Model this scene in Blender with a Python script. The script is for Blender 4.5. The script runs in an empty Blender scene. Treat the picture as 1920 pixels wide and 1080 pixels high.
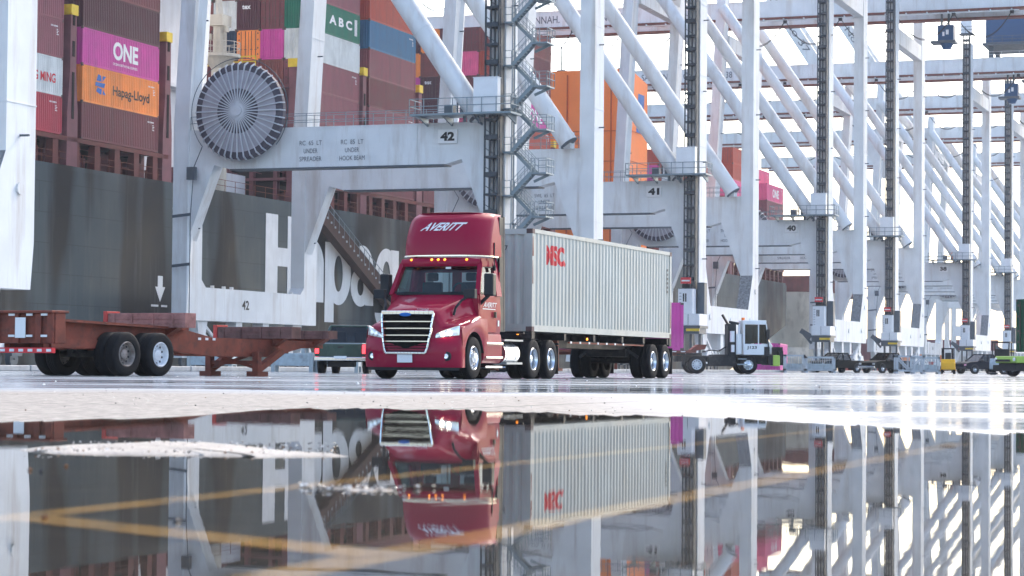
import bpy, bmesh, math, random
from mathutils import Vector, Matrix
R = math.radians
random.seed(7)
sc = bpy.context.scene
COL = sc.collection

# ---------------------------------------------------------------- camera
cam_d = bpy.data.cameras.new("camera"); cam = bpy.data.objects.new("camera", cam_d); COL.objects.link(cam)
sc.camera = cam
cam_d.sensor_width = 36.0; cam_d.lens = 80.0; cam_d.clip_start = 0.1; cam_d.clip_end = 6000
cam.matrix_world = Matrix.Translation((0, 0, 0.31)) @ Matrix.Rotation(R(90 + 1.973), 4, 'X') @ Matrix.Rotation(R(0.5), 4, 'Z')
cam_d.dof.use_dof = True; cam_d.dof.focus_distance = 57.0; cam_d.dof.aperture_fstop = 7.5

# ---------------------------------------------------------------- world, sun, exposure
SUN_AZ, SUN_EL = 30.0, 40.0           # azimuth from +Y towards +X
w = bpy.data.worlds.new("World"); sc.world = w; w.use_nodes = True
nt = w.node_tree; nt.nodes.clear()
wo = nt.nodes.new("ShaderNodeOutputWorld"); bg = nt.nodes.new("ShaderNodeBackground")
sky = nt.nodes.new("ShaderNodeTexSky"); sky.sky_type = 'NISHITA'; sky.sun_disc = False
sky.sun_elevation = R(SUN_EL); sky.sun_rotation = R(SUN_AZ)
sky.air_density = 1.0; sky.dust_density = 3.0; sky.ozone_density = 1.0
bg.inputs[1].default_value = 0.15
nt.links.new(sky.outputs[0], bg.inputs[0]); nt.links.new(bg.outputs[0], wo.inputs[0])
sd = bpy.data.lights.new("sun", 'SUN'); sun = bpy.data.objects.new("sun", sd); COL.objects.link(sun)
sd.energy = 0.7; sd.angle = R(10); sd.color = (1.0, 0.94, 0.86)
az, el = R(SUN_AZ), R(SUN_EL)
sv = Vector((math.sin(az) * math.cos(el), math.cos(az) * math.cos(el), math.sin(el)))
sun.rotation_euler = sv.to_track_quat('Z', 'Y').to_euler(); sun.location = (60, 0, 80)
sc.view_settings.view_transform = 'Standard'; sc.view_settings.look = 'None'
sc.view_settings.exposure = 1.75; sc.view_settings.gamma = 1.0
sc.cycles.use_denoising = True
HAZE = 0.00014
sc.cycles.max_bounces = 10; sc.cycles.transparent_max_bounces = 16
sc.cycles.volume_bounces = 1; sc.cycles.sample_clamp_indirect = 6.0
sc.cycles.caustics_reflective = False; sc.cycles.caustics_refractive = False

# ---------------------------------------------------------------- frames: a runs along the quay, p runs from the yard to the ship
ANG = math.atan2(0.9403, 0.3404)
QX, QY = math.cos(ANG), math.sin(ANG)
def pos(a, p, z=0.0): return Vector((a * QX - p * QY, a * QY + p * QX, z))
def a_of(D, p): return (D - QX * p) / QY

# ---------------------------------------------------------------- materials
def M(name, col, rough=0.5, metal=0.0, var=0.12, vs=1.5, streak=0.0, dirt=None, dirt_amt=0.0, bump=0.0, bs=20.0, coat=0.0, emit=0.0, spec=0.18, stretch=(1, 1, 1)):
    m = bpy.data.materials.new(name); m.use_nodes = True
    n = m.node_tree.nodes; l = m.node_tree.links
    b = n["Principled BSDF"]
    b.inputs["Roughness"].default_value = rough; b.inputs["Metallic"].default_value = metal
    b.inputs["Specular IOR Level"].default_value = spec
    if coat: b.inputs["Coat Weight"].default_value = coat; b.inputs["Coat Roughness"].default_value = 0.06
    if emit:
        b.inputs["Emission Color"].default_value = (*col, 1); b.inputs["Emission Strength"].default_value = emit
    geo = n.new("ShaderNodeNewGeometry")
    mp = n.new("ShaderNodeMapping"); mp.inputs["Scale"].default_value = stretch
    l.new(geo.outputs["Position"], mp.inputs["Vector"])
    cur = None
    rgb = n.new("ShaderNodeRGB"); rgb.outputs[0].default_value = (*col, 1); cur = rgb.outputs[0]
    if var:
        t = n.new("ShaderNodeTexNoise"); t.inputs["Scale"].default_value = vs; t.inputs["Detail"].default_value = 6
        l.new(mp.outputs[0], t.inputs["Vector"])
        r = n.new("ShaderNodeMapRange"); r.inputs[1].default_value = 0.3; r.inputs[2].default_value = 0.7
        r.inputs[3].default_value = 1 - var; r.inputs[4].default_value = 1 + var * 0.6
        l.new(t.outputs["Fac"], r.inputs[0])
        mx = n.new("ShaderNodeMix"); mx.data_type = 'RGBA'; mx.blend_type = 'MULTIPLY'; mx.inputs[0].default_value = 1
        l.new(cur, mx.inputs[6]); l.new(r.outputs[0], mx.inputs[7]); cur = mx.outputs[2]
        rr = n.new("ShaderNodeMapRange"); rr.inputs[1].default_value = 0.3; rr.inputs[2].default_value = 0.7
        rr.inputs[3].default_value = max(0.02, rough - 0.12 * min(1, rough * 2)); rr.inputs[4].default_value = min(1, rough + 0.1 * min(1, rough * 2))
        l.new(t.outputs["Fac"], rr.inputs[0]); l.new(rr.outputs[0], b.inputs["Roughness"])
    if dirt is not None and dirt_amt > 0:
        t2 = n.new("ShaderNodeTexNoise"); t2.inputs["Scale"].default_value = vs * 1.7; t2.inputs["Detail"].default_value = 8; t2.inputs["Roughness"].default_value = 0.65
        m2 = n.new("ShaderNodeMapping"); m2.inputs["Scale"].default_value = (1, 1, 1 - streak * 0.93); m2.inputs["Location"].default_value = (13, 7, 3)
        l.new(geo.outputs["Position"], m2.inputs["Vector"]); l.new(m2.outputs[0], t2.inputs["Vector"])
        r2 = n.new("ShaderNodeMapRange"); r2.inputs[1].default_value = 0.5; r2.inputs[2].default_value = 0.72
        r2.inputs[3].default_value = 0; r2.inputs[4].default_value = dirt_amt
        l.new(t2.outputs["Fac"], r2.inputs[0])
        mx2 = n.new("ShaderNodeMix"); mx2.data_type = 'RGBA'
        l.new(r2.outputs[0], mx2.inputs[0]); l.new(cur, mx2.inputs[6]); mx2.inputs[7].default_value = (*dirt, 1); cur = mx2.outputs[2]
    l.new(cur, b.inputs["Base Color"])
    if bump:
        t3 = n.new("ShaderNodeTexNoise"); t3.inputs["Scale"].default_value = bs; t3.inputs["Detail"].default_value = 4
        l.new(geo.outputs["Position"], t3.inputs["Vector"])
        bp = n.new("ShaderNodeBump"); bp.inputs["Strength"].default_value = bump; bp.inputs["Distance"].default_value = 0.02
        l.new(t3.outputs["Fac"], bp.inputs["Height"]); l.new(bp.outputs[0], b.inputs["Normal"])
    return m

def schlick(n, l, f0):
    lw = n.new("ShaderNodeLayerWeight"); lw.inputs["Blend"].default_value = 0.5
    p5 = n.new("ShaderNodeMath"); p5.operation = 'POWER'; p5.inputs[1].default_value = 5.0; l.new(lw.outputs["Facing"], p5.inputs[0])
    ma = n.new("ShaderNodeMath"); ma.operation = 'MULTIPLY_ADD'; ma.inputs[1].default_value = 1 - f0; ma.inputs[2].default_value = f0; l.new(p5.outputs[0], ma.inputs[0])
    return ma
def glass(name, tint, refl=1.45):
    m = bpy.data.materials.new(name); m.use_nodes = True
    n = m.node_tree.nodes; l = m.node_tree.links; n.clear()
    o = n.new("ShaderNodeOutputMaterial"); mix = n.new("ShaderNodeMixShader"); fr = schlick(n, l, 0.05)
    tr = n.new("ShaderNodeBsdfTransparent"); tr.inputs[0].default_value = (*tint, 1)
    gl = n.new("ShaderNodeBsdfGlossy"); gl.inputs["Roughness"].default_value = 0.02
    l.new(fr.outputs[0], mix.inputs[0]); l.new(tr.outputs[0], mix.inputs[1]); l.new(gl.outputs[0], mix.inputs[2]); l.new(mix.outputs[0], o.inputs[0])
    return m

MAT = {}
MAT['crane'] = M("crane_paint", (0.685, 0.70, 0.705), 0.6, var=0.09, vs=0.5, dirt=(0.40, 0.34, 0.29), dirt_amt=0.6, streak=0.95, spec=0.2)
MAT['plate'] = M("crane_plate_paint", (0.72, 0.74, 0.76), 0.4, var=0.05)
MAT['mottle'] = M("flaked_grey_paint", (0.2, 0.21, 0.22), 0.8, var=0.5, vs=5, dirt=(0.42, 0.43, 0.44), dirt_amt=1.0)
MAT['steel'] = M("dark_steel", (0.09, 0.11, 0.13), 0.5, 0.3, var=0.2)
MAT['mast'] = M("mast_steel", (0.055, 0.065, 0.075), 0.55, 0.2, var=0.25)
MAT['galv'] = M("galvanised_steel", (0.3, 0.34, 0.37), 0.45, 0.5, var=0.15)
MAT['rail'] = M("handrail_steel", (0.2, 0.25, 0.28), 0.5, 0.4, var=0.1)
MAT['reel'] = M("reel_rubber_cable", (0.075, 0.068, 0.09), 0.6, var=0.2, vs=1.0)
MAT['reel2'] = M("reel_plate", (0.36, 0.345, 0.38), 0.5, 0.0, var=0.12)
MAT['spoke'] = M("reel_spoke_steel", (0.50, 0.51, 0.54), 0.45, 0.1, var=0.1)
MAT['black'] = M("black_lettering", (0.02, 0.02, 0.022), 0.5, var=0)
MAT['white'] = M("white_lettering", (0.75, 0.75, 0.75), 0.5, var=0.04)
MAT['hullwhite'] = M("hull_letter_paint", (0.74, 0.75, 0.75), 0.6, var=0.08, vs=0.7, dirt=(0.42, 0.42, 0.40), dirt_amt=0.4, streak=0.9)
MAT['ghost'] = M("faded_lettering", (0.12, 0.13, 0.15), 0.6, var=0.3)
MAT['red'] = M("red_lettering", (0.55, 0.02, 0.035), 0.5, var=0.12, vs=4)
MAT['signred'] = M("sign_red", (0.6, 0.04, 0.05), 0.4, var=0.05)
MAT['logoblue'] = M("logo_blue", (0.02, 0.13, 0.42), 0.5, var=0.05)
MAT['yellow'] = M("yellow_paint", (0.75, 0.52, 0.05), 0.5, var=0.15, vs=2)
MAT['lineyellow'] = M("road_line_paint", (0.72, 0.45, 0.15), 0.8, var=0.25, vs=5, dirt=(0.16, 0.12, 0.06), dirt_amt=0.9)
MAT['tyre'] = M("tyre_rubber", (0.013, 0.014, 0.016), 0.75, var=0.3, vs=8, bump=0.25, bs=60, spec=0.08)
MAT['rim'] = M("polished_aluminium", (0.62, 0.65, 0.68), 0.22, 0.9, var=0.1, vs=8)
MAT['rimwhite'] = M("white_steel_rim", (0.7, 0.72, 0.75), 0.45, var=0.12, vs=6)
MAT['rimrust'] = M("rusty_steel_rim", (0.3, 0.27, 0.25), 0.6, 0.3, var=0.3, vs=6, dirt=(0.16, 0.08, 0.05), dirt_amt=0.8)
MAT['chrome'] = M("chrome", (0.78, 0.79, 0.8), 0.1, 1.0, var=0)
MAT['truck'] = M("crimson_truck_paint", (0.27, 0.007, 0.034), 0.5, var=0.04, vs=0.8, coat=0.3, spec=0.02)
MAT['plastic'] = M("black_plastic", (0.02, 0.022, 0.026), 0.45, var=0.15)
MAT['chassis'] = M("black_chassis_paint", (0.022, 0.023, 0.026), 0.5, 0.1, var=0.3, vs=3, dirt=(0.1, 0.09, 0.08), dirt_amt=0.5)
MAT['seat'] = M("dark_upholstery", (0.04, 0.05, 0.055), 0.8, var=0.1)
MAT['lens'] = M("headlight_lens", (0.8, 0.82, 0.82), 0.08, 0.7, var=0)
MAT['lit'] = M("lit_headlamp", (1.0, 0.93, 0.75), 0.2, var=0, emit=5)
MAT['amber'] = M("amber_lamp", (1.0, 0.30, 0.03), 0.3, var=0, emit=1.0)
MAT['taillit'] = M("lit_tail_lamp", (1.0, 0.04, 0.05), 0.3, var=0, emit=1.2)
MAT['glass'] = glass("windscreen_glass", (0.50, 0.68, 0.70))
MAT['dglass'] = glass("dark_window_glass", (0.12, 0.15, 0.17))
MAT['rust'] = M("brown_red_chassis_paint", (0.20, 0.055, 0.036), 0.65, var=0.3, vs=2.5, dirt=(0.07, 0.035, 0.03), dirt_amt=0.85, bump=0.15)
MAT['rustpale'] = M("scuffed_bolster_paint", (0.36, 0.17, 0.15), 0.7, var=0.35, vs=2.5, dirt=(0.12, 0.055, 0.045), dirt_amt=0.8, bump=0.2, bs=9)
MAT['bolster'] = M("worn_brown_bolster", (0.17, 0.09, 0.08), 0.75, var=0.35, vs=2.5, dirt=(0.07, 0.04, 0.035), dirt_amt=0.8, bump=0.2, bs=9)
MAT['redpaint'] = M("red_bolster_end", (0.5, 0.07, 0.06), 0.5, var=0.2)
MAT['shipred'] = M("ship_brown_red", (0.14, 0.04, 0.036), 0.6, var=0.25, vs=1.0, dirt=(0.08, 0.03, 0.03), dirt_amt=0.7, streak=0.8)
MAT['shippurple'] = M("lashing_bridge_paint", (0.2, 0.085, 0.095), 0.6, var=0.2, vs=1.0)
MAT['dark'] = M("painted_recess_shade", (0.02, 0.016, 0.016), 0.9, var=0.2)  # near-black colour standing in for shade inside gaps and slots
MAT['deckwhite'] = M("deckhouse_white", (0.68, 0.67, 0.68), 0.45, var=0.08, vs=0.4, dirt=(0.4, 0.36, 0.33), dirt_amt=0.5, streak=0.9)
MAT['cream'] = M("cream_ship_paint", (0.58, 0.53, 0.44), 0.5, var=0.15, vs=0.3, dirt=(0.2, 0.17, 0.13), dirt_amt=0.7, streak=0.8)
MAT['funnel'] = M("orange_funnel_paint", (0.95, 0.24, 0.055), 0.5, var=0.08, vs=0.2)
MAT['funnel2'] = M('dark_orange_seam', (0.5, 0.10, 0.03), 0.6, var=0.1)
MAT['gang'] = M("gangway_steel", (0.075, 0.042, 0.034), 0.7, var=0.3)
MAT['green'] = M("dark_green_car_paint", (0.008, 0.045, 0.038), 0.25, var=0.05, coat=0.8)
MAT['olive'] = M("black_olive_car_paint", (0.008, 0.009, 0.008), 0.5, var=0.05, spec=.02)
MAT['navycar'] = M("navy_car_paint", (0.007, 0.012, 0.022), 0.5, var=0.05, spec=.02)
MAT['vwhite'] = M("white_vehicle_paint", (0.74, 0.76, 0.78), 0.35, var=0.05, coat=0.3)
MAT['lime'] = M("lime_vehicle_paint", (0.36, 0.52, 0.10), 0.4, var=0.08)
MAT['forkyellow'] = M("forklift_yellow", (0.78, 0.4, 0.02), 0.4, var=0.08)
MAT['bin'] = M("pale_steel_bin", (0.36, 0.42, 0.46), 0.5, 0.2, var=0.2, vs=3, dirt=(0.2, 0.19, 0.18), dirt_amt=0.6)
MAT['cage'] = M("zinc_frame", (0.42, 0.45, 0.48), 0.55, 0.1, var=0.2)
MAT['housblue'] = M("machinery_house_blue", (0.015, 0.07, 0.17), 0.45, var=0.08, vs=0.4)
MAT['orangevest'] = M("orange_work_clothes", (0.85, 0.22, 0.05), 0.8, var=0.1)
MAT['cable'] = M("black_cable", (0.015, 0.015, 0.017), 0.6, var=0)

CC = {'maroon': (0.17, 0.052, 0.06), 'dark maroon': (0.085, 0.03, 0.04), 'dusty maroon': (0.25, 0.085, 0.10), 'red': (0.42, 0.055, 0.075), 'orange': (0.90, 0.28, 0.07),
      'magenta': (0.58, 0.075, 0.31), 'pink': (0.78, 0.13, 0.27), 'white': (0.62, 0.64, 0.62), 'green': (0.015, 0.15, 0.095), 'steel blue': (0.05, 0.16, 0.28), 'navy': (0.02, 0.04, 0.075),
      'brick red': (0.42, 0.075, 0.05), 'brown': (0.22, 0.07, 0.065), 'pale grey': (0.45, 0.46, 0.42), 'dark green': (0.01, 0.07, 0.035)}
for k, v in CC.items():
    MAT['c_' + k] = M(k.replace(' ', '_') + "_container_paint", v, 0.5, var=0.14, vs=0.8, dirt=tuple(0.45 * c + 0.03 for c in v), dirt_amt=0.55, streak=0.92)

# ---------------------------------------------------------------- mesh builder
class MB:
    def __init__(s): s.v = []; s.f = []; s.m = []
    def add(s, vs, fs, m=0):
        o = len(s.v); s.v += [tuple(x) for x in vs]
        for f in fs: s.f.append([i + o for i in f]); s.m.append(m)
        return s
    def box(s, x0, x1, y0, y1, z0, z1, m=0):
        return s.add([(x0, y0, z0), (x1, y0, z0), (x1, y1, z0), (x0, y1, z0), (x0, y0, z1), (x1, y0, z1), (x1, y1, z1), (x0, y1, z1)],
                     [(0, 3, 2, 1), (4, 5, 6, 7), (0, 1, 5, 4), (1, 2, 6, 5), (2, 3, 7, 6), (3, 0, 4, 7)], m)
    def bar(s, p, q, w, h=None, m=0, up=(0, 0, 1)):
        h = h or w; p = Vector(p); q = Vector(q); d = (q - p).normalized(); u = Vector(up)
        if abs(d.dot(u)) > 0.98: u = Vector((1, 0, 0))
        sx = d.cross(u).normalized() * w / 2; sy = sx.cross(d).normalized() * h / 2
        vs = [c + a * sx + b * sy for c in (p, q) for a, b in ((-1, -1), (1, -1), (1, 1), (-1, 1))]
        return s.add(vs, [(0, 1, 2, 3), (7, 6, 5, 4), (0, 4, 5, 1), (1, 5, 6, 2), (2, 6, 7, 3), (3, 7, 4, 0)], m)
    def tube(s, p, q, r, r2=None, n=10, m=0):
        r2 = r if r2 is None else r2; p = Vector(p); q = Vector(q); d = (q - p).normalized()
        u = Vector((0, 0, 1)) if abs(d.z) < 0.95 else Vector((1, 0, 0))
        e1 = d.cross(u).normalized(); e2 = d.cross(e1)
        vs = []
        for c, rr in ((p, r), (q, r2)):
            for i in range(n):
                t = 2 * math.pi * i / n; vs.append(c + rr * (math.cos(t) * e1 + math.sin(t) * e2))
        return s.add(vs, [(i, (i + 1) % n, n + (i + 1) % n, n + i) for i in range(n)] + [tuple(range(n))[::-1], tuple(range(n, 2 * n))], m)
    def path(s, pts, r, n=6, m=0):
        for a, b in zip(pts[:-1], pts[1:]): s.tube(a, b, r, n=n, m=m)
        return s
    def prism(s, pts, ax, lo, hi, m=0):
        n = len(pts)
        def mk(t, c): return (c, t[0], t[1]) if ax == 'x' else (t[0], c, t[1]) if ax == 'y' else (t[0], t[1], c)
        vs = [mk(t, lo) for t in pts] + [mk(t, hi) for t in pts]
        return s.add(vs, [tuple(range(n)), tuple(range(2 * n - 1, n - 1, -1))] + [(i, n + i, n + (i + 1) % n, (i + 1) % n) for i in range(n)], m)
    def lathe(s, prof, o, ax='y', n=24, m=0, closed=False):
        vs = []; k = len(prof)
        for i in range(n):
            t = 2 * math.pi * i / n; c, sn = math.cos(t), math.sin(t)
            for r, h in prof:
                vs.append((o[0] + r * c, o[1] + h, o[2] + r * sn) if ax == 'y' else (o[0] + h, o[1] + r * c, o[2] + r * sn) if ax == 'x' else (o[0] + r * c, o[1] + r * sn, o[2] + h))
        fs = []
        for i in range(n):
            j = (i + 1) % n
            for a in range(k if closed else k - 1):
                b = (a + 1) % k; fs.append((i * k + a, i * k + b, j * k + b, j * k + a))
        return s.add(vs, fs, m)
    def grid(s, fn, nu, nv, m=0):
        vs = [fn(i / nu, j / nv) for j in range(nv + 1) for i in range(nu + 1)]
        return s.add(vs, [(j * (nu + 1) + i, j * (nu + 1) + i + 1, (j + 1) * (nu + 1) + i + 1, (j + 1) * (nu + 1) + i) for j in range(nv) for i in range(nu)], m)
    def railing(s, pts, h=1.1, r=0.03, step=1.6, m=0):
        for a, b in zip(pts[:-1], pts[1:]):
            a = Vector(a); b = Vector(b); L = (b - a).length; k = max(1, round(L / step)); up = Vector((0, 0, h))
            for i in range(k + 1):
                c = a.lerp(b, i / k); s.bar(c, c + up, 2 * r, m=m)
            for f in (0.5, 1.0): s.bar(a + up * f, b + up * f, 2 * r, m=m)
        return s
    def build(s, name, mats, parent=None, smooth=False, bevel=0.0, shift=None, weld=False, sub=0, angle=35):
        me = bpy.data.meshes.new(name)
        vs = s.v if shift is None else [(x - shift[0], y - shift[1], z - shift[2]) for x, y, z in s.v]
        me.from_pydata(vs, [], s.f)
        if not isinstance(mats, (list, tuple)): mats = [mats]
        for mm in mats: me.materials.append(MAT[mm] if isinstance(mm, str) else mm)
        for p, mi in zip(me.polygons, s.m): p.material_index = min(mi, len(mats) - 1)
        bm = bmesh.new(); bm.from_mesh(me)
        if weld: bmesh.ops.remove_doubles(bm, verts=bm.verts, dist=0.0005)
        bmesh.ops.recalc_face_normals(bm, faces=bm.faces)
        bm.to_mesh(me); bm.free()
        if smooth:
            me.shade_smooth(); me.set_sharp_from_angle(angle=R(angle))
        o = bpy.data.objects.new(name, me); COL.objects.link(o)
        if parent is not None: o.parent = parent
        if sub:
            md = o.modifiers.new("sub", 'SUBSURF'); md.levels = sub; md.render_levels = sub
        if bevel:
            md = o.modifiers.new("bev", 'BEVEL'); md.width = bevel; md.segments = 2; md.limit_method = 'ANGLE'; md.angle_limit = R(40); md.harden_normals = False
        return o

def tag(o, label=None, cat=None, group=None, kind=None):
    if label: o['label'] = label
    if cat: o['category'] = cat
    if group: o['group'] = group
    if kind: o['kind'] = kind
    return o
def thing(name, label, cat, loc=(0, 0, 0), rz=0.0, group=None, tilt=None):
    o = bpy.data.objects.new(name, None); COL.objects.link(o); o.empty_display_size = 0.3
    o.location = loc; o.rotation_euler = (0, 0, rz)
    return tag(o, label, cat, group)
def copy_tree(o, parent=None):
    c = o.copy(); COL.objects.link(c)
    if parent is not None: c.parent = parent
    for ch in list(o.children): copy_tree(ch, c)
    return c

_TC = {}
def text_shape(s, bold=0.0):
    key = (s, bold)
    if key not in _TC:
        cu = bpy.data.curves.new("letters", 'FONT'); cu.body = s; cu.offset = bold; cu.resolution_u = 4
        ob = bpy.data.objects.new("letters", cu); COL.objects.link(ob)
        bpy.context.view_layer.update()
        me = bpy.data.meshes.new_from_object(ob.evaluated_get(bpy.context.evaluated_depsgraph_get()))
        vs = [(v.co.x, v.co.y) for v in me.vertices]; fs = [tuple(p.vertices) for p in me.polygons]
        bpy.data.objects.remove(ob); bpy.data.curves.remove(cu); bpy.data.meshes.remove(me)
        x0 = min(v[0] for v in vs); x1 = max(v[0] for v in vs); y0 = min(v[1] for v in vs); y1 = max(v[1] for v in vs)
        _TC[key] = ([((x - x0) / (x1 - x0), (y - y0) / (y1 - y0)) for x, y in vs], fs)
    return _TC[key]
def text_into(mb, s, fn, w, h, bold=0.02, shear=0.0, m=0):
    vs, fs = text_shape(s, bold)
    mb.add([fn(u * w + shear * v * h, v * h) for u, v in vs], fs, m)
    return mb
def lettering(s, fn, w, h, mat, parent, bold=0.02, shear=0.0, name="lettering", shift=None):
    return text_into(MB(), s, fn, w, h, bold, shear).build(name, mat, parent, shift=shift)
ORD = ['bottom', 'second', 'third', 'fourth', 'fifth', 'sixth', 'seventh', 'eighth', 'ninth']

# ================================================================ SETTING: ground, puddle, quay, water
def ground_mat():
    m = bpy.data.materials.new("wet_concrete"); m.use_nodes = True
    n = m.node_tree.nodes; l = m.node_tree.links; b = n["Principled BSDF"]
    geo = n.new("ShaderNodeNewGeometry")
    def mapn(scale, rot=0.0, loc=(0, 0, 0)):
        q = n.new("ShaderNodeMapping"); q.inputs["Scale"].default_value = scale; q.inputs["Rotation"].default_value = (0, 0, rot); q.inputs["Location"].default_value = loc
        l.new(geo.outputs["Position"], q.inputs["Vector"]); return q.outputs[0]
    def noise(vec, sc_, det=5, rough=0.55):
        t = n.new("ShaderNodeTexNoise"); t.inputs["Scale"].default_value = sc_; t.inputs["Detail"].default_value = det; t.inputs["Roughness"].default_value = rough
        l.new(vec, t.inputs["Vector"]); return t.outputs["Fac"]
    def rng(v, a, b_, c=0.0, d=1.0):
        r = n.new("ShaderNodeMapRange"); r.inputs[1].default_value = a; r.inputs[2].default_value = b_; r.inputs[3].default_value = c; r.inputs[4].default_value = d
        l.new(v, r.inputs[0]); return r.outputs[0]
    def math_(op, x, y):
        k = n.new("ShaderNodeMath"); k.operation = op
        for i, t in enumerate((x, y)):
            if isinstance(t, (int, float)): k.inputs[i].default_value = t
            else: l.new(t, k.inputs[i])
        return k.outputs[0]
    def mixc(f, a, b_):
        k = n.new("ShaderNodeMix"); k.data_type = 'RGBA'; l.new(f, k.inputs[0])
        for i, t in ((6, a), (7, b_)):
            if isinstance(t, tuple): k.inputs[i].default_value = (*t, 1)
            else: l.new(t, k.inputs[i])
        return k.outputs[2]
    def mixf(f, a, b_):
        k = n.new("ShaderNodeMix"); l.new(f, k.inputs[0])
        for i, t in ((2, a), (3, b_)):
            if isinstance(t, (int, float)): k.inputs[i].default_value = t
            else: l.new(t, k.inputs[i])
        return k.outputs[0]
    sx = n.new("ShaderNodeSeparateXYZ"); l.new(geo.outputs["Position"], sx.inputs[0])
    big = noise(mapn((0.22, 0.10, 1), 0.35), 1.0, 6)
    fine = noise(mapn((1, 1, 1)), 9.0, 8, 0.7)
    # a drained, dry strip of slab beside the puddle
    yb = math_('ADD', sx.outputs[1], math_('MULTIPLY', math_('SUBTRACT', big, 0.5), 9.0))
    xb = math_('ADD', sx.outputs[0], math_('MULTIPLY', math_('SUBTRACT', fine, 0.5), 2.0))
    dry = math_('MULTIPLY', rng(yb, 28.0, 23.0), rng(xb, 0.4, 2.6, 1.0, 0.0))
    wetmask = math_('MAXIMUM', dry, math_('MULTIPLY', rng(noise(mapn((0.07, 0.2, 1), 0.05, (5, 9, 0)), 1.0, 7, 0.6), 0.57, 0.68), math_('MULTIPLY', rng(sx.outputs[1], 28.0, 45.0), 0.55)))
    dryc = mixc(rng(fine, 0.42, 0.6), (0.34, 0.31, 0.272), (0.13, 0.12, 0.108))
    wetc = mixc(rng(fine, 0.35, 0.7), (0.24, 0.285, 0.33), (0.15, 0.18, 0.21))
    c = mixc(wetmask, wetc, dryc)
    # slab joints
    br = n.new("ShaderNodeTexBrick"); br.offset = 0.0; br.inputs["Scale"].default_value = 1.0
    br.inputs["Brick Width"].default_value = 7.5; br.inputs["Row Height"].default_value = 6.0; br.inputs["Mortar Size"].default_value = 0.03
    l.new(mapn((1, 1, 1), -ANG), br.inputs["Vector"])
    c2 = mixc(br.outputs["Fac"], c, (0.03, 0.03, 0.03))
    # tyre marks along the lane
    tm = noise(mapn((0.02, 1.3, 1), -ANG, (0, 3, 0)), 1.0, 3)
    c3 = mixc(math_('MULTIPLY', rng(tm, 0.58, 0.7), 0.45), c2, (0.05, 0.05, 0.055))
    l.new(c3, b.inputs["Base Color"])
    l.new(mixf(wetmask, rng(noise(mapn((0.07, 0.42, 1), 0.05, (2, 2, 0)), 1.0, 6), 0.38, 0.62, 0.04, 0.31), 0.85), b.inputs["Roughness"])
    b.inputs["Specular IOR Level"].default_value = 0.5
    bp = n.new("ShaderNodeBump"); bp.inputs["Distance"].default_value = 0.004; l.new(mixf(wetmask, 0.02, 0.8), bp.inputs["Strength"])
    l.new(noise(mapn((1, 1, 1)), 28.0, 6, 0.75), bp.inputs["Height"]); l.new(bp.outputs[0], b.inputs["Normal"])
    return m
g = [pos(-70, -500), pos(1300, -500), pos(1300, 88.2), pos(-70, 88.2)]
mb = MB(); mb.add([v for v in g], [(0, 1, 2, 3)])
mb.add([pos(-70, 88.2), pos(1300, 88.2), pos(1300, 88.2, -6), pos(-70, 88.2, -6)], [(0, 1, 2, 3)])
o = mb.build("ground", ground_mat()); tag(o, kind='structure')
def water_mat(name, deep, rough, bs, stren, dist):
    m = bpy.data.materials.new(name); m.use_nodes = True
    n = m.node_tree.nodes; l = m.node_tree.links; n.clear()
    o = n.new("ShaderNodeOutputMaterial"); mix = n.new("ShaderNodeMixShader"); fr = schlick(n, l, 0.02)
    tr = n.new("ShaderNodeBsdfTransparent"); tr.inputs[0].default_value = (*deep, 1)
    gl = n.new("ShaderNodeBsdfGlossy"); gl.inputs["Roughness"].default_value = rough
    geo = n.new("ShaderNodeNewGeometry"); mp = n.new("ShaderNodeMapping"); mp.inputs["Scale"].default_value = (1.0, 1.0, 1)
    t = n.new("ShaderNodeTexNoise"); t.inputs["Scale"].default_value = bs; t.inputs["Detail"].default_value = 2
    t2 = n.new("ShaderNodeTexNoise"); t2.inputs["Scale"].default_value = 0.35; t2.inputs["Detail"].default_value = 1
    bp = n.new("ShaderNodeBump"); bp.inputs["Distance"].default_value = dist
    rg = n.new("ShaderNodeMapRange"); rg.inputs[1].default_value = 0.35; rg.inputs[2].default_value = 0.65; rg.inputs[3].default_value = stren * 0.25; rg.inputs[4].default_value = stren
    l.new(geo.outputs["Position"], mp.inputs["Vector"]); l.new(mp.outputs[0], t.inputs["Vector"]); l.new(geo.outputs["Position"], t2.inputs["Vector"])
    l.new(t2.outputs["Fac"], rg.inputs[0]); l.new(rg.outputs[0], bp.inputs["Strength"])
    l.new(t.outputs["Fac"], bp.inputs["Height"]); l.new(bp.outputs[0], gl.inputs["Normal"])
    l.new(fr.outputs[0], mix.inputs[0]); l.new(tr.outputs[0], mix.inputs[1]); l.new(gl.outputs[0], mix.inputs[2]); l.new(mix.outputs[0], o.inputs[0])
    return m
# harbour water
o = MB().add([pos(-100, 88.2, -2.2), pos(1400, 88.2, -2.2), pos(1400, 900, -2.2), pos(-100, 900, -2.2)], [(0, 1, 2, 3)]).build("harbour_water", M("harbour_water_surface", (0.06, 0.07, 0.06), 0.12, var=0.1, bump=0.6, bs=0.8))
tag(o, kind='structure')
# road lines under the water
def strip(p, q, wd, z):
    p = Vector((*p, z)); q = Vector((*q, z)); s = (q - p).cross(Vector((0, 0, 1))).normalized() * wd / 2
    return [p - s, q - s, q + s, p + s]
mb = MB()
for p, q, wd, z in (((-1.72, 2.5), (1.85, 12.2), 0.11, 0.004), ((-.36, 3.25), (1.9, 9.6), 0.11, 0.004), ((-1.0, 4.53), (-0.2, 3.66), 0.13, 0.006)):
    mb.add(strip(p, q, wd, z), [(0, 1, 2, 3)])
tag(mb.build("road_marking", 'lineyellow'), kind='structure')
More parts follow.
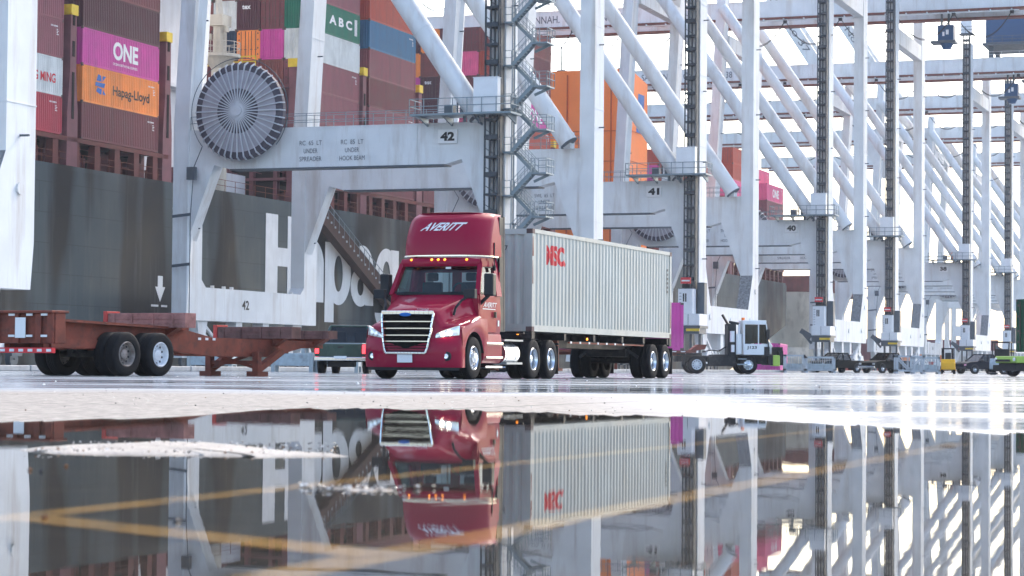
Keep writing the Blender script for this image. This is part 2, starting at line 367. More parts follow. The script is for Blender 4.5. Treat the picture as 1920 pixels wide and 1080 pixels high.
# puddle outline, roughened
edge = [(-14, 9.0), (-9, 9.6), (-5.5, 10.2), (-2.81, 10.79), (-2.54, 11.27), (-2.36, 11.99), (-1.94, 12.51), (-1.75, 13.82), (-1.45, 15.48), (-0.97, 15.89), (-0.36, 15.41), (0.14, 14.92), (0.64, 14.33), (1.11, 13.92), (1.46, 13.24), (1.74, 12.62), (2.04, 11.75), (2.37, 10.77), (3.4, 10.1), (6, 9.6), (11, 8.0)]
pts = []
for (x0, y0), (x1, y1) in zip(edge[:-1], edge[1:]):
    k = max(4, int(abs(x1 - x0) / 0.05))
    for i in range(k):
        t = i / k; x = x0 + t * (x1 - x0); y = y0 + t * (y1 - y0)
        pts.append((x, y + 0.30 * math.sin(x * 3.1) * math.sin(x * 7.7 + 1) + 0.16 * math.sin(x * 23 + 2) + 0.12 * math.sin(x * 57) + random.uniform(-0.10, 0.10)))
pts += [(11, -6), (-14, -6)]
mb = MB(); mb.add([(x, y, 0.010) for x, y in pts], [tuple(range(len(pts)))])
bed = MB().add([(x, y, 0.002) for x, y in pts], [tuple(range(len(pts)))]).build("puddle_bed", M("silty_puddle_bed", (0.035, 0.034, 0.032), 0.9, var=0.5, vs=3, dirt=(0.11, 0.1, 0.085), dirt_amt=0.7)); tag(bed, kind='structure')
pud = mb.build("puddle_water", water_mat("puddle_surface", (0.75, 0.73, 0.68), 0.003, 9.0, 0.022, 0.008)); tag(pud, kind='structure')
# dry slab rising through the puddle
def mound(outline, h, name):
    n_ = len(outline); cx = sum(p[0] for p in outline) / n_; cy = sum(p[1] for p in outline) / n_
    o2 = []
    for (x0, y0), (x1, y1) in zip(outline, outline[1:] + outline[:1]):
        for i in range(6):
            t = i / 6; o2.append((x0 + t * (x1 - x0) + random.uniform(-.012, .012), y0 + t * (y1 - y0) + random.uniform(-.03, .03)))
    rings = []; m_ = len(o2)
    for f, z in ((1.0, 0.006), (0.9, 0.010 + h * 0.45), (0.7, 0.010 + h * 0.8), (0.4, 0.010 + h), (0.1, 0.010 + h)):
        rings += [(cx + (x - cx) * f, cy + (y - cy) * f, z + random.uniform(-.0012, .0012)) for x, y in o2]
    fs = [(r * m_ + i, r * m_ + (i + 1) % m_, (r + 1) * m_ + (i + 1) % m_, (r + 1) * m_ + i) for r in range(4) for i in range(m_)] + [tuple(range(4 * m_, 5 * m_))]
    mb = MB(); mb.add(rings, fs)
    o = mb.build(name, drymat, smooth=True); tag(o, kind='structure'); return o
drymat = M("dry_concrete", (0.40, 0.37, 0.33), 0.8, var=0.25, vs=6, bump=0.6, bs=45, dirt=(0.25, 0.23, 0.21), dirt_amt=0.5)
mound([(-1.69, 7.73), (-1.66, 8.03), (-1.53, 8.38), (-1.35, 8.72), (-1.14, 8.65), (-0.93, 8.26), (-0.73, 7.81), (-0.5, 7.45), (-0.8, 7.36), (-1.02, 7.47), (-1.24, 7.47), (-1.48, 7.5), (-1.61, 7.61)], 0.012, "ground_rise")
mound([(-0.47, 5.52), (-0.45, 5.58), (-0.40, 5.62), (-0.33, 5.57), (-0.27, 5.48), (-0.31, 5.42), (-0.4, 5.46)], 0.002, "ground_rise")
# grit and leaf litter
mb = MB()
def pebble(x, y, z, r):
    vs = [(x + r * random.uniform(.6, 1.3) * a, y + r * random.uniform(.6, 1.3) * b, z + r * random.uniform(.5, 1) * c) for a, b, c in ((1, 0, 0), (-1, 0, 0), (0, 1, 0), (0, -1, 0), (0, 0, 1), (0, 0, -1))]
    mb.add(vs, [(0, 2, 4), (2, 1, 4), (1, 3, 4), (3, 0, 4), (2, 0, 5), (1, 2, 5), (3, 1, 5), (0, 3, 5)], random.choice((0, 0, 1, 1, 2)))
for i in range(90): pebble(random.gauss(-0.37, 0.09), random.gauss(5.52, 0.06), 0.016, random.uniform(.002, .007))
for x, y in ((-1.33, 6.31), (-1.28, 6.22), (-1.28, 6.57), (-0.89, 4.37), (-0.63, 4.32), (-0.51, 5.57)): pebble(x, y, 0.013, 0.009)  # set at the sparkle spots; pale grit colour stands in for sun glints
for i in range(260): pebble(random.uniform(-1.6, -.6), random.uniform(7.45, 8.5), 0.02, random.uniform(.002, .006))
for i in range(320):
    x = random.uniform(-5, 6); y = random.uniform(14.5, 30); pebble(x, y, 0.004, random.uniform(.002, .008))
for i in range(160):
    x = random.uniform(-16, 22); y = random.uniform(30, 90); pebble(x, y, 0.004, random.uniform(.006, .03))
tag(mb.build("gravel", [M("pale_glint_grit", (0.8, 0.78, 0.74), 0.15, var=0.3), M("dark_grit", (0.05, 0.05, 0.055), 0.3, var=0.2), M("brown_litter", (0.2, 0.1, 0.05), 0.3, var=0.3)]), kind='stuff')
# crane rails and a low kerb along the lane
mb = MB()
for p in (59.0, 85.6):
    mb.box(-40, 560, p - 0.06, p + 0.06, 0.0, 0.05)
o = mb.build("crane_rail", 'steel'); o.rotation_euler = (0, 0, ANG); tag(o, kind='structure')
mb = MB()
for i in range(70): mb.box(-20 + i * 6.0, -20 + i * 6.0 + 5.9, 43.4, 43.9, 0, 0.2)
o = mb.build("kerb", M("kerb_concrete", (0.34, 0.35, 0.36), 0.6, var=0.2, dirt=(0.16, 0.16, 0.16), dirt_amt=0.6), bevel=0.03); o.rotation_euler = (0, 0, ANG); tag(o, kind='structure')

# ================================================================ SHIP
PS = 91.0
ship = thing("container_ship", "black hulled container ship moored along the quay behind the cranes", "ship", pos(260, PS, -2.2), ANG)
SH = (260, PS, -2.2)
def hull_mat():
    m = M("black_hull_paint", (0.009, 0.012, 0.015), 0.5, var=0.3, vs=0.25)
    n = m.node_tree.nodes; l = m.node_tree.links; b = n["Principled BSDF"]
    base = b.inputs["Base Color"].links[0].from_socket
    tc = n.new("ShaderNodeTexCoord")
    def nz(scale, lo, hi, amt, det=6, loc=(0, 0, 0)):
        mp = n.new("ShaderNodeMapping"); mp.inputs["Scale"].default_value = scale; mp.inputs["Location"].default_value = loc
        l.new(tc.outputs["Object"], mp.inputs["Vector"])
        t = n.new("ShaderNodeTexNoise"); t.inputs["Scale"].default_value = 1; t.inputs["Detail"].default_value = det; t.inputs["Roughness"].default_value = 0.62
        l.new(mp.outputs[0], t.inputs["Vector"])
        r = n.new("ShaderNodeMapRange"); r.inputs[1].default_value = lo; r.inputs[2].default_value = hi; r.inputs[3].default_value = 0; r.inputs[4].default_value = amt
        l.new(t.outputs["Fac"], r.inputs[0]); return r.outputs[0]
    def mixc(f, a, c):
        k = n.new("ShaderNodeMix"); k.data_type = 'RGBA'; l.new(f, k.inputs[0]); l.new(a, k.inputs[6]); k.inputs[7].default_value = (*c, 1); return k.outputs[2]
    c = mixc(nz((0.13, 1, 0.03), 0.47, 0.555, 1.0, 2.5), base, (0.055, 0.074, 0.08))
    c = mixc(nz((0.9, 1, 0.06), 0.55, 0.75, 0.45, loc=(4, 0, 1)), c, (0.13, 0.14, 0.135))
    c = mixc(nz((1.6, 1, 0.5), 0.6, 0.72, 0.55, 8, (9, 0, 7)), c, (0.03, 0.032, 0.03))
    c = mixc(nz((2.2, 1, 0.12), 0.66, 0.78, 0.25, 8, (19, 0, 7)), c, (0.085, 0.05, 0.035))
    br = n.new("ShaderNodeTexBrick"); br.offset = 0.5; br.inputs["Scale"].default_value = 1; br.inputs["Brick Width"].default_value = 9.0; br.inputs["Row Height"].default_value = 2.3; br.inputs["Mortar Size"].default_value = 0.035
    mp = n.new("ShaderNodeMapping"); mp.inputs["Rotation"].default_value = (R(-90), 0, 0); l.new(tc.outputs["Object"], mp.inputs["Vector"]); l.new(mp.outputs[0], br.inputs["Vector"])
    f = n.new("ShaderNodeMath"); f.operation = 'MULTIPLY'; f.inputs[1].default_value = 0.4; l.new(br.outputs["Fac"], f.inputs[0])
    c = mixc(f.outputs[0], c, (0.015, 0.016, 0.017))
    l.new(c, b.inputs["Base Color"]); return m
def a_end(z): return 393.6 if z >= 8 else 393.6 - (8 - z) * 5.0
zs = [15, 12, 10, 8, 6.5, 5, 3, 1, -1, -4]
mb = MB()
mb.grid(lambda u, v: (70 + u * (a_end(zs[round(v * 9)]) - 70), PS, zs[round(v * 9)]), 40, 9)
mb.grid(lambda u, v: (a_end(zs[round(v * 9)]) + 10 * math.sin(u * math.pi / 2), PS + 26 * (1 - math.cos(u * math.pi / 2)), zs[round(v * 9)]), 8, 9)
mb.box(70, 393, PS + 0.02, PS + 0.25, 15, 15.35)
mb.add([(70, PS, 14.99), (393.6, PS, 14.99), (393.6, PS + 45, 14.99), (70, PS + 45, 14.99)], [(0, 1, 2, 3)])
mb.build("hull", hull_mat(), ship, shift=SH, smooth=True)
# hatch coaming and deck stanchions
for a0, a1 in ((134, 167.5), (194, 266.5), (322, 369), (372, 392)):
    mb = MB()
    mb.box(a0, a1, PS + 3.2, PS + 3.6, 15, 17.3, 1)  # wall behind the stanchions, its shade put into the colour
    mb.box(a0, a1, PS + 0.1, PS + 0.5, 17.25, 17.6)
    a = a0
    while a < a1:
        mb.prism([(PS + 0.15, 15), (PS + 0.9, 15), (PS + 0.7, 17.25), (PS + 0.15, 17.25)], 'x', a, a + 0.8)
        mb.box(a + 1.6, a + 1.75, PS + 0.6, PS + 0.75, 15, 16.6); mb.box(a + 0.8, a + 3.1, PS + 0.62, PS + 0.7, 16.0, 16.08)
        a += 3.1
    mb.build("hatch_coaming", ['shipred', 'dark'], ship, shift=SH)
a = 134
while a < 392:
    if not 176 < a < 194: MB().box(a, a + 1.5 + (a * 7 % 1.3), PS + 2.0, PS + 2.8, 15, 16.2 + (a * 3.7 % 0.9)).build("deck_locker", 'shippurple', ship, shift=SH)
    a += 4.3
mb = MB(); mb.railing([(100, PS + 0.2, 15.35), (392, PS + 0.2, 15.35)], 1.0, 0.02, 2.0); mb.build("deck_rail", 'rust', ship, shift=SH)
# lashing bridges: a tower with slots painted on as dark boxes at the ship's side and a frame across the beam
def lashing(a, top, depth=34):
    mb = MB()
    mb.prism([(a - .8, 15), (a + .8, 15), (a + .75, 19.5), (a + .45, 22.5), (a + .42, top), (a - .42, top), (a - .45, 22.5), (a - .75, 19.5)], 'y', PS + 0.1, PS + 1.2, 0)
    for i in range(4): mb.box(a - .16, a + .16, PS + 0.06, PS + 0.11, 19 + i * 2.4, 20.2 + i * 2.4 + (1.3 if i == 0 else 0), 1)
    for z in (17.7, 20.6, 23.5, 26.4):
        mb.box(a - .42, a + .42, PS + 1.2, PS + depth, z - 0.12, z + 0.12, 0)
        for k in range(int(depth / 2.5)): mb.bar((a - .5, PS + 1.4 + k * 2.5, z + 0.5), (a - .5, PS + 3.7 + k * 2.5, z + 1.1), .06, m=0)
    for k in range(int(depth / 2.5)):
        y = PS + 2.4 + k * 2.5; mb.box(a - .3, a + .3, y, y + .4, 15, top - 1, 0)
        mb.box(a + 0.31, a + 0.33, y + 0.4, y + 2.5, 15, top - 1.2, 1)
    o = mb.build("lashing_bridge", ['shippurple', 'dark'], ship, shift=SH)
    mb = MB().box(a - .5, a + .5, PS + 0.0, PS + 1.3, top, top + 0.8).box(a - .62, a - .42, PS - .05, PS + .4, top + .1, top + .5)
    mb.build("fender_cap", 'yellow', o, shift=SH)
for a, t in ((136.6, 27.0), (152.2, 27.0), (167.3, 27.0), (193.2, 28.2), (207.9, 29.2), (222.6, 29.2), (266.6, 27.5), (320.5, 29), (354.6, 26)): lashing(a, t)
mb = MB()
for k in range(3): mb.box(192.2, 192.35, PS + 6 + k * 3, PS + 8.6 + k * 3, 28.5, 28.62); 
mb.railing([(192.3, PS + 4.5, 28.3), (192.3, PS + 13, 28.3)], 1.0, .05, 1.4)
mb.box(191.9, 192.5, PS + 5.6, PS + 7.2, 25.9, 26.7)
mb.build("walkway_rail", 'yellow', ship, shift=SH)
# deckhouse, winch house, provision crane
mb = MB().box(169.5, 177.5, PS + 3.5, PS + 38, 15, 46).box(168.9, 178.1, PS + 2.4, PS + 39, 33.0, 33.3).box(168.9, 178.1, PS + 2.4, PS + 39, 24.0, 24.3)
mb.railing([(169, PS + 2.5, 33.3), (178, PS + 2.5, 33.3)], 1.0, 0.03); mb.box(184.5, 191.5, PS + 5, PS + 40, 15, 17.9)
for k in range(5): mb.tube((169.2, PS + 5 + k * .9, 18 + k * 3), (169.2, PS + 5 + k * .9, 20 + k * 3), .06)
mb.build("deckhouse", 'deckwhite', ship, shift=SH)
mb = MB(); A, P_ = 186.0, 96.0
mb.tube((A, P_, 15), (A, P_, 27.3), .75, n=16); mb.tube((A, P_, 27.3), (A, P_, 28.3), .75, 1.5, n=16); mb.tube((A, P_, 28.3), (A, P_, 28.6), 1.9, n=16)
mb.tube((A, P_, 28.6), (A, P_, 31.2), .62, n=12); mb.box(A - .9, A + .9, P_ - .7, P_ + .7, 31.2, 32.2); mb.bar((A - .6, P_ - .3, 32), (A + 1, P_ + 1.2, 38.5), .5); mb.bar((A + .6, P_ + .4, 32), (A + 1, P_ + 1.2, 38.5), .3)
for i in range(10):
    t = i * math.pi / 5; mb.bar((A + 1.85 * math.cos(t), P_ + 1.85 * math.sin(t), 28.6), (A + 1.85 * math.cos(t), P_ + 1.85 * math.sin(t), 29.7), .05)
    t2 = t + math.pi / 5
    for z in (29.15, 29.7): mb.bar((A + 1.85 * math.cos(t), P_ + 1.85 * math.sin(t), z), (A + 1.85 * math.cos(t2), P_ + 1.85 * math.sin(t2), z), .05)
for z, d in ((30, .8), (30.6, -.9), (31.5, .9)): mb.tube((A - .4, P_ + d, z), (A - .4, P_ + d, z + .5), .22, n=8)
mb.build("provision_crane", 'cream', ship, shift=SH)
# orange engine casing with emblem
mb = MB().prism([(300.2, 15), (308.8, 15), (308.8, 40.4), (300.2, 41.6)], 'y', PS + 0.6, PS + 26)

for y in (3.2, 5.2, 5.9, 7.2, 9.6, 12.4): mb.box(300.0, 300.2, PS + y, PS + y + .14, 16, 41, 1)
for z in (20.5, 24.6, 28.8, 33): mb.box(300.1, 300.2, PS + .6, PS + 26, z, z + .1, 1); mb.box(300.2, 308.8, PS + .54, PS + .6, z, z + .1, 1)
fc = mb.build("funnel_casing", ['funnel', 'funnel2'], ship, shift=SH)
mb = MB().add([(x, PS + 0.57, z) for x, z in ((303.3, 33), (306.5, 33), (306.5, 34.3), (305.2, 34.3), (305.6, 35.2), (306.9, 35.2), (307.1, 38.6), (304.2, 38.6), (303.9, 37.2), (305, 37.2), (304.6, 36), (303.5, 36))], [tuple(range(12))])
mb.build("emblem", 'logoblue', fc, shift=SH)
mb = MB()
for y, h in ((2, 3.5), (6, 1.2), (11, 4), (14, 1.6), (19, 1.5)):
    mb.tube((301.5, PS + y, 41), (301.5, PS + y, 41.3 + h), .12); mb.box(301, 302, PS + y - .6, PS + y + .6, 41.3, 41.9)
mb.build("exhaust_pipe", 'steel', fc, shift=SH)
# hull lettering
sp = 0.0
def hl(s, a0, wid, z0, h, bold=0.045):
    text_into(HL, s, lambda u, v: (a0 + u, PS - 0.03, z0 + v), wid, h, bold)
HL = MB()
HL.box(185.7, 188.2, PS - .05, PS - .02, 6.3, 14.0); HL.box(190.3, 192.3, PS - .05, PS - .02, 6.3, 14.0); HL.box(188.2, 190.3, PS - .05, PS - .02, 9.3, 11.0)
LY = [PS - .022]
def ring(cx, cz, rx, rz, ix, iz, t0=0, t1=360, n=40):
    LY[0] -= .003; vs = []
    for i in range(n + 1):
        t = R(t0 + (t1 - t0) * i / n); vs += [(cx + rx * math.cos(t), LY[0], cz + rz * math.sin(t)), (cx + ix * math.cos(t), LY[0], cz + iz * math.sin(t))]
    HL.add(vs, [(2 * i, 2 * i + 2, 2 * i + 3, 2 * i + 1) for i in range(n)])
def slab(x0, x1, z0, z1):
    LY[0] -= .003; HL.add([(x0, LY[0], z0), (x1, LY[0], z0), (x1, LY[0], z1), (x0, LY[0], z1)], [(0, 1, 2, 3)])
for a0 in (192.8, 204.75):
    ring(a0 + 2.35, 8.05, 2.4, 1.95, .75, .85); ring(a0 + 2.85, 9.8, 2.7, 2.4, .8, 1.05, -8, 180); slab(a0 + 3.55, a0 + 5.55, 6.25, 9.9)
slab(198.6, 200.7, 4.4, 12.1); ring(201.75, 9.15, 2.95, 3.05, 1.0, 1.75)
ring(213.6, 9.15, 2.95, 3.05, 1.0, 1.75); slab(214.7, 216.8, 5.4, 12.1); ring(213.75, 5.6, 3.05, 1.7, .95, .5, 180, 360)
HL.build("lettering", 'hullwhite', ship, shift=SH)
mb = MB()
ax = 166.2
mb.add([(ax - .42, PS - .03, 7.5), (ax + .42, PS - .03, 7.5), (ax + .42, PS - .03, 6.6), (ax + .85, PS - .03, 6.6), (ax, PS - .03, 5.35), (ax - .85, PS - .03, 6.6), (ax - .42, PS - .03, 6.6)], [tuple(range(7))])
mb.box(ax - 1.5, ax - .3, PS - .05, PS - .03, 4.95, 5.12); mb.box(ax + .2, ax + 1.2, PS - .05, PS - .03, 4.95, 5.12)
mb.build("draft_mark", 'hullwhite', ship, shift=SH)

# gangway down the hull to the quay
ga0, gz0, ga1, gz1, gp = 195.0, 14.6, 225.5, 0.9, PS - 1.0
gw = thing("gangway", "brown stepped gangway slanting down the ship's side over the white hull letters", "gangway", pos(ga1, gp, gz1), ANG)
gs = (ga1, gp, gz1)
mb = MB(); mb.bar((ga0, gp, gz0), (ga1, gp, gz1), 0.9, 1.75)
for i in range(34):
    t = i / 34; c = Vector((ga0, gp, gz0)).lerp(Vector((ga1, gp, gz1)), t); mb.box(c.x - .1, c.x + .25, gp - .46, gp - .455 - .02, c.z - .1, c.z + .1, 1)
mb.build("stair_truss", ['gang', 'galv'], gw, shift=gs)
mb = MB()
for s in (-.45, .45):
    for h in (0.9, 1.5): mb.bar((ga0, gp + s, gz0 + h), (ga1, gp + s, gz1 + h), .05)
    for i in range(26):
        c = Vector((ga0, gp + s, gz0)).lerp(Vector((ga1, gp + s, gz1)), i / 25); mb.bar(c, c + Vector((0, 0, 1.5)), .05)
mb.build("handrail", 'rail', gw, shift=gs)
mb = MB().box(ga1 - 1, ga1 + 1.5, gp - 1, gp + .5, 0.0, 0.9); mb.build("landing", 'gang', gw, shift=gs)

# ================================================================ SHIPPING CONTAINERS
def corr(t, per, dep):
    u = (t % per) / per
    return 0.0 if u < .26 else dep * (u - .26) / .24 if u < .5 else dep if u < .76 else dep * (1 - (u - .76) / .24)
def container_mesh(L=12.19, Wd=2.44, H=2.9, door=False, fine=True):
    mb = MB(); per, dep = .278, .025
    # rails and posts
    for y0, y1 in ((0, .07), (Wd - .07, Wd)):
        mb.box(.16, L - .16, y0, y1, H - .1, H); mb.box(.16, L - .16, y0, y1, 0, .16)
        for x0, x1 in ((0, .16), (L - .16, L)): mb.box(x0, x1, y0 if y0 == 0 else Wd - .16, .16 if y0 == 0 else Wd, .118, H - .118)
    for x0, x1 in ((0.0, .1), (L - .1, L)): mb.box(x0, x1, .16, Wd - .16, H - .14, H); mb.box(x0, x1, .16, Wd - .16, 0, .18)
    for x in (-.003, L - .175):
        for y in (-.003, Wd - .16):
            for z in (0, H - .118): mb.box(x, x + .178, y, y + .163, z - .002, z + .12, 1)
    # corrugated sides
    xs = [.16]
    x = .16
    while x < L - .2:
        for f in (.26, .5, .76, 1.0): xs.append(x + f * per)
        x += per
    xs = [t for t in xs if t < L - .161] + [L - .16]
    for side in (0, 1):
        vs = []
        for t in xs:
            c = .012 + corr(t - .16 + 1e-6, per, dep); y = c if side == 0 else Wd - c
            vs += [(t, y, .16), (t, y, H - .1)]
        mb.add(vs, [(2 * i, 2 * i + 2, 2 * i + 3, 2 * i + 1) for i in range(len(xs) - 1)])
    # ends
    ys = [.16]; y = .16
    while y < Wd - .2:
        for f in (.26, .5, .76, 1.0): ys.append(y + f * .25)
        y += .25
    ys = [t for t in ys if t < Wd - .161] + [Wd - .16]
    for e in (0, 1):
        vs = []
        for t in ys:
            c = .02 + (corr(t - .16 + 1e-6, .25, .045) if not (door and e == 0) else 0.0); x = c if e == 0 else L - c
            vs += [(x, t, .18), (x, t, H - .14)]
        mb.add(vs, [(2 * i, 2 * i + 2, 2 * i + 3, 2 * i + 1) for i in range(len(ys) - 1)])
    if door:
        for y in (.45, .9, 1.54, 1.99): mb.bar((-.01, y, .1), (-.01, y, H - .08), .045, m=1); mb.box(-.03, .02, y - .1, y + .1, 1.0, 1.06, 1)
        mb.box(.005, .03, Wd / 2 - .02, Wd / 2 + .02, .18, H - .14, 1)
        for z in (.5, 1.1, 1.9, 2.5): mb.box(-.005, .03, .17, .3, z, z + .12, 1); mb.box(-.005, .03, Wd - .3, Wd - .17, z, z + .12, 1)
    mb.add([(.05, .05, H - .03), (L - .05, .05, H - .03), (L - .05, Wd - .05, H - .03), (.05, Wd - .05, H - .03)], [(0, 1, 2, 3)])
    mb.add([(.05, .05, .1), (L - .05, .05, .1), (L - .05, Wd - .05, .1), (.05, Wd - .05, .1)], [(0, 1, 2, 3)])
    o = mb.build("container_source", ['steel', 'steel']); me = o.data; bpy.data.objects.remove(o); return me
CM = {}
def cmesh(H, door):
    k = (round(H, 2), door)
    if k not in CM: CM[k] = container_mesh(H=H, door=door)
    return CM[k]
MAT['casting'] = M("corner_casting_steel", (0.12, 0.08, 0.075), 0.6, 0.2, var=0.3)
CG = "containers stacked on the ship"
def container(a, p, z, col, label, H=2.9, door=False, group=CG, cat="container", rz=ANG, loc=None):
    o = bpy.data.objects.new("shipping_container", cmesh(H, door)); COL.objects.link(o)
    for i, mm in enumerate((MAT['c_' + col], MAT['casting'])):
        o.material_slots[i].link = 'OBJECT'; o.material_slots[i].material = mm
    o.location = loc if loc is not None else pos(a, p, z); o.rotation_euler = (0, 0, rz)
    tag(o, label, cat, group); return o
def side_text(o, s, x, z, wid, h, mat, bold=.03, name="lettering", shear=0):
    return lettering(s, lambda u, v: (x + u, .004, z + v), wid, h, mat, o, bold, shear, name)
def end_text(o, s, y, z, wid, h, mat, bold=.03):
    return lettering(s, lambda u, v: (.008, y - u, z + v), wid, h, mat, o, bold)
SM = []
def serial_marks():
    if not SM:
        mb = MB(); x = 10.4
        for i in range(11):
            if i == 4: x += .08
            mb.add([(x, .004, 2.3), (x + .055, .004, 2.3), (x + .055, .004, 2.42), (x, .004, 2.42)], [(0, 1, 2, 3)]); x += .085
        for i in range(4): mb.add([(11.2, .004, 2.1 - i * .13), (11.2 + .1 * (2 + i % 2), .004, 2.1 - i * .13), (11.2 + .1 * (2 + i % 2), .004, 2.16 - i * .13), (11.2, .004, 2.16 - i * .13)], [(0, 1, 2, 3)])
        SM.append(mb.build("serial_mark", 'white')); return SM[0]
    c = SM[0].copy(); COL.objects.link(c); return c
COLW = ['outermost column', 'second column inboard', 'third column inboard', 'fourth column inboard', 'fifth column inboard', 'sixth column inboard', 'seventh column inboard']
G = {}
def bay(key, phrase, a0, base, th, cols, H=None, door=False, k0=0):
    for j, colr in enumerate(cols):
        for k, c in enumerate(colr):
            if c is None: continue
            da = random.uniform(-.05, .05)
            o = container(a0 + da, PS + 0.15 + 2.5 * j, base + th * k, c, f"{c} container, {ORD[k]} tier, {COLW[j]}, {phrase}", H=th - 0.02, door=door and (j + k) % 3 == 0)
            G[(key, j, k)] = o
            if random.random() < .6: o_ = serial_marks(); o_.parent = o; o_.location = (0, 0, th - 2.9)
bay('A0', 'stack beside the big pale crane leg', 138.6, 17.65, 2.9, [['red', 'white', 'dusty maroon', 'dusty maroon', 'maroon'], ['brown', None, None, None, 'maroon']])
bay('A1', 'stack over the white draft arrow', 153.65, 17.65, 2.9, [['maroon', 'orange', 'magenta', 'dark maroon', 'maroon'], ['maroon', None, None, None, 'navy']])
bay('D1', 'stack behind the cable reel', 194.5, 17.65, 2.9, [['maroon', 'dusty maroon', 'dusty maroon', 'dusty maroon', 'white', 'green', 'dusty maroon'], [None, None, None, 'brown', 'magenta', 'maroon', 'brown'], [None, None, None, 'maroon', 'orange', 'dark maroon', 'maroon'], [None, None, None, 'maroon', 'navy', 'white', 'maroon'], [None, None, None, 'maroon', 'maroon', 'brown', 'green'], [None, None, None, None, 'brown', 'maroon', 'maroon']], door=True)
bay('E1', 'stack beyond the green lettered container', 209.15, 17.65, 2.9, [['maroon', 'dusty maroon', 'dusty maroon', 'maroon', 'dusty maroon', 'steel blue', 'brick red'], [None, None, None, None, None, 'maroon', 'brown']])
bay('F1', 'low stack behind the portal beam platform', 223.9, 17.65, 2.9, [['maroon', 'brown', 'maroon'], ['brown', 'maroon', 'brown']])
bay('G1', 'low stack before the tall stack', 238.6, 17.65, 2.9, [['brown', 'maroon', 'brown'], ['maroon', 'brown', 'maroon']])
bay('H1', 'tall stack in front of the orange casing', 253.1, 17.65, 2.9, [['maroon', 'maroon', 'brown', 'brick red', 'magenta', 'brown', 'maroon', 'brown'], [None, None, None, 'brown', 'maroon', 'dusty maroon', 'brick red', 'brown'], [None, None, None, 'maroon', 'pink', 'maroon', 'pink', 'maroon'], [None, None, None, 'maroon', 'maroon', 'brick red', 'brown', 'maroon'], [None, None, None, 'maroon', 'dark maroon', 'dark maroon', 'brown', 'orange'], [None, None, None, 'maroon', 'maroon', 'magenta', 'orange', 'dark maroon'], [None, None, None, 'brown', 'maroon', 'brown', 'maroon', 'brown']], door=True)
bay('J', 'red stack past the orange casing', 355.9, 17.7, 2.61, [['maroon', 'brick red', 'brown', 'brick red', 'pink', 'brick red', 'brick red'], [None, None, 'brick red', 'brown', 'brick red', 'brick red', 'brick red'], [None, None, 'brown', 'brick red', 'brick red', 'brown', 'brick red'], [None, None, 'brick red', 'maroon', 'magenta', 'brick red', 'brown'], [None, None, 'maroon', 'brick red', 'brick red', 'brick red', 'brick red'], [None, None, 'brown', 'brown', 'maroon', 'magenta', 'brick red'], [None, None, None, None, 'brick red', 'brown', 'brick red']], door=True)
bay('K', 'pink stack at the end of the hull', 379.2, 17.65, 2.86, [['brown', 'brown', 'dusty maroon', 'dusty maroon', 'pink'], ['brown', 'maroon', 'magenta', 'maroon', 'pink', 'pink'], [None, None, 'brown', 'pink', 'maroon', 'pink']])
side_text(G[('A0', 0, 1)], "YANG MING", 6.3, .9, 4.9, .72, 'red', .02)
o = G[('A1', 0, 2)]
side_text(o, "ONE", 4.7, .95, 4.0, 1.45, 'white', .035); side_text(o, "OCEAN NETWORK EXPRESS", 4.7, .5, 3.9, .2, 'white', .01)
o = G[('A1', 0, 1)]; side_text(o, "Hapag-Lloyd", 4.7, .75, 5.9, 1.0, 'black', .02)
mb = MB()
for pts in (((2.1, 1.0), (2.9, .8), (3.0, 1.25), (2.3, 1.35)), ((1.95, 1.45), (3.3, 1.38), (3.5, 1.75), (2.05, 1.75)), ((2.15, 1.85), (2.95, 1.85), (2.8, 2.3), (2.4, 2.4)), ((3.05, 1.85), (3.6, 2.3), (3.1, 2.3)), ((3.1, .85), (3.6, .85), (3.15, 1.25))):
    mb.add([(x, .005, z) for x, z in pts], [tuple(range(len(pts)))])
mb.build("emblem", 'logoblue', o)
o = G[('D1', 0, 5)]; side_text(o, "A B C", 4.9, 1.1, 5.4, .9, 'white', .04); side_text(o, "IIIII", 10.9, .7, .6, 1.6, 'white', .05)
o = G[('H1', 0, 4)]; side_text(o, "ONE", 4.4, .7, 4.6, 1.5, 'white', .035)
o = G[('K', 0, 4)]; side_text(o, "ONE", 4.2, .7, 4.6, 1.5, 'white', .035)
for k in (('D1', 2, 5), ('H1', 4, 5)): end_text(G[k], "tex", 1.9, 2.0, .9, .42, 'white')

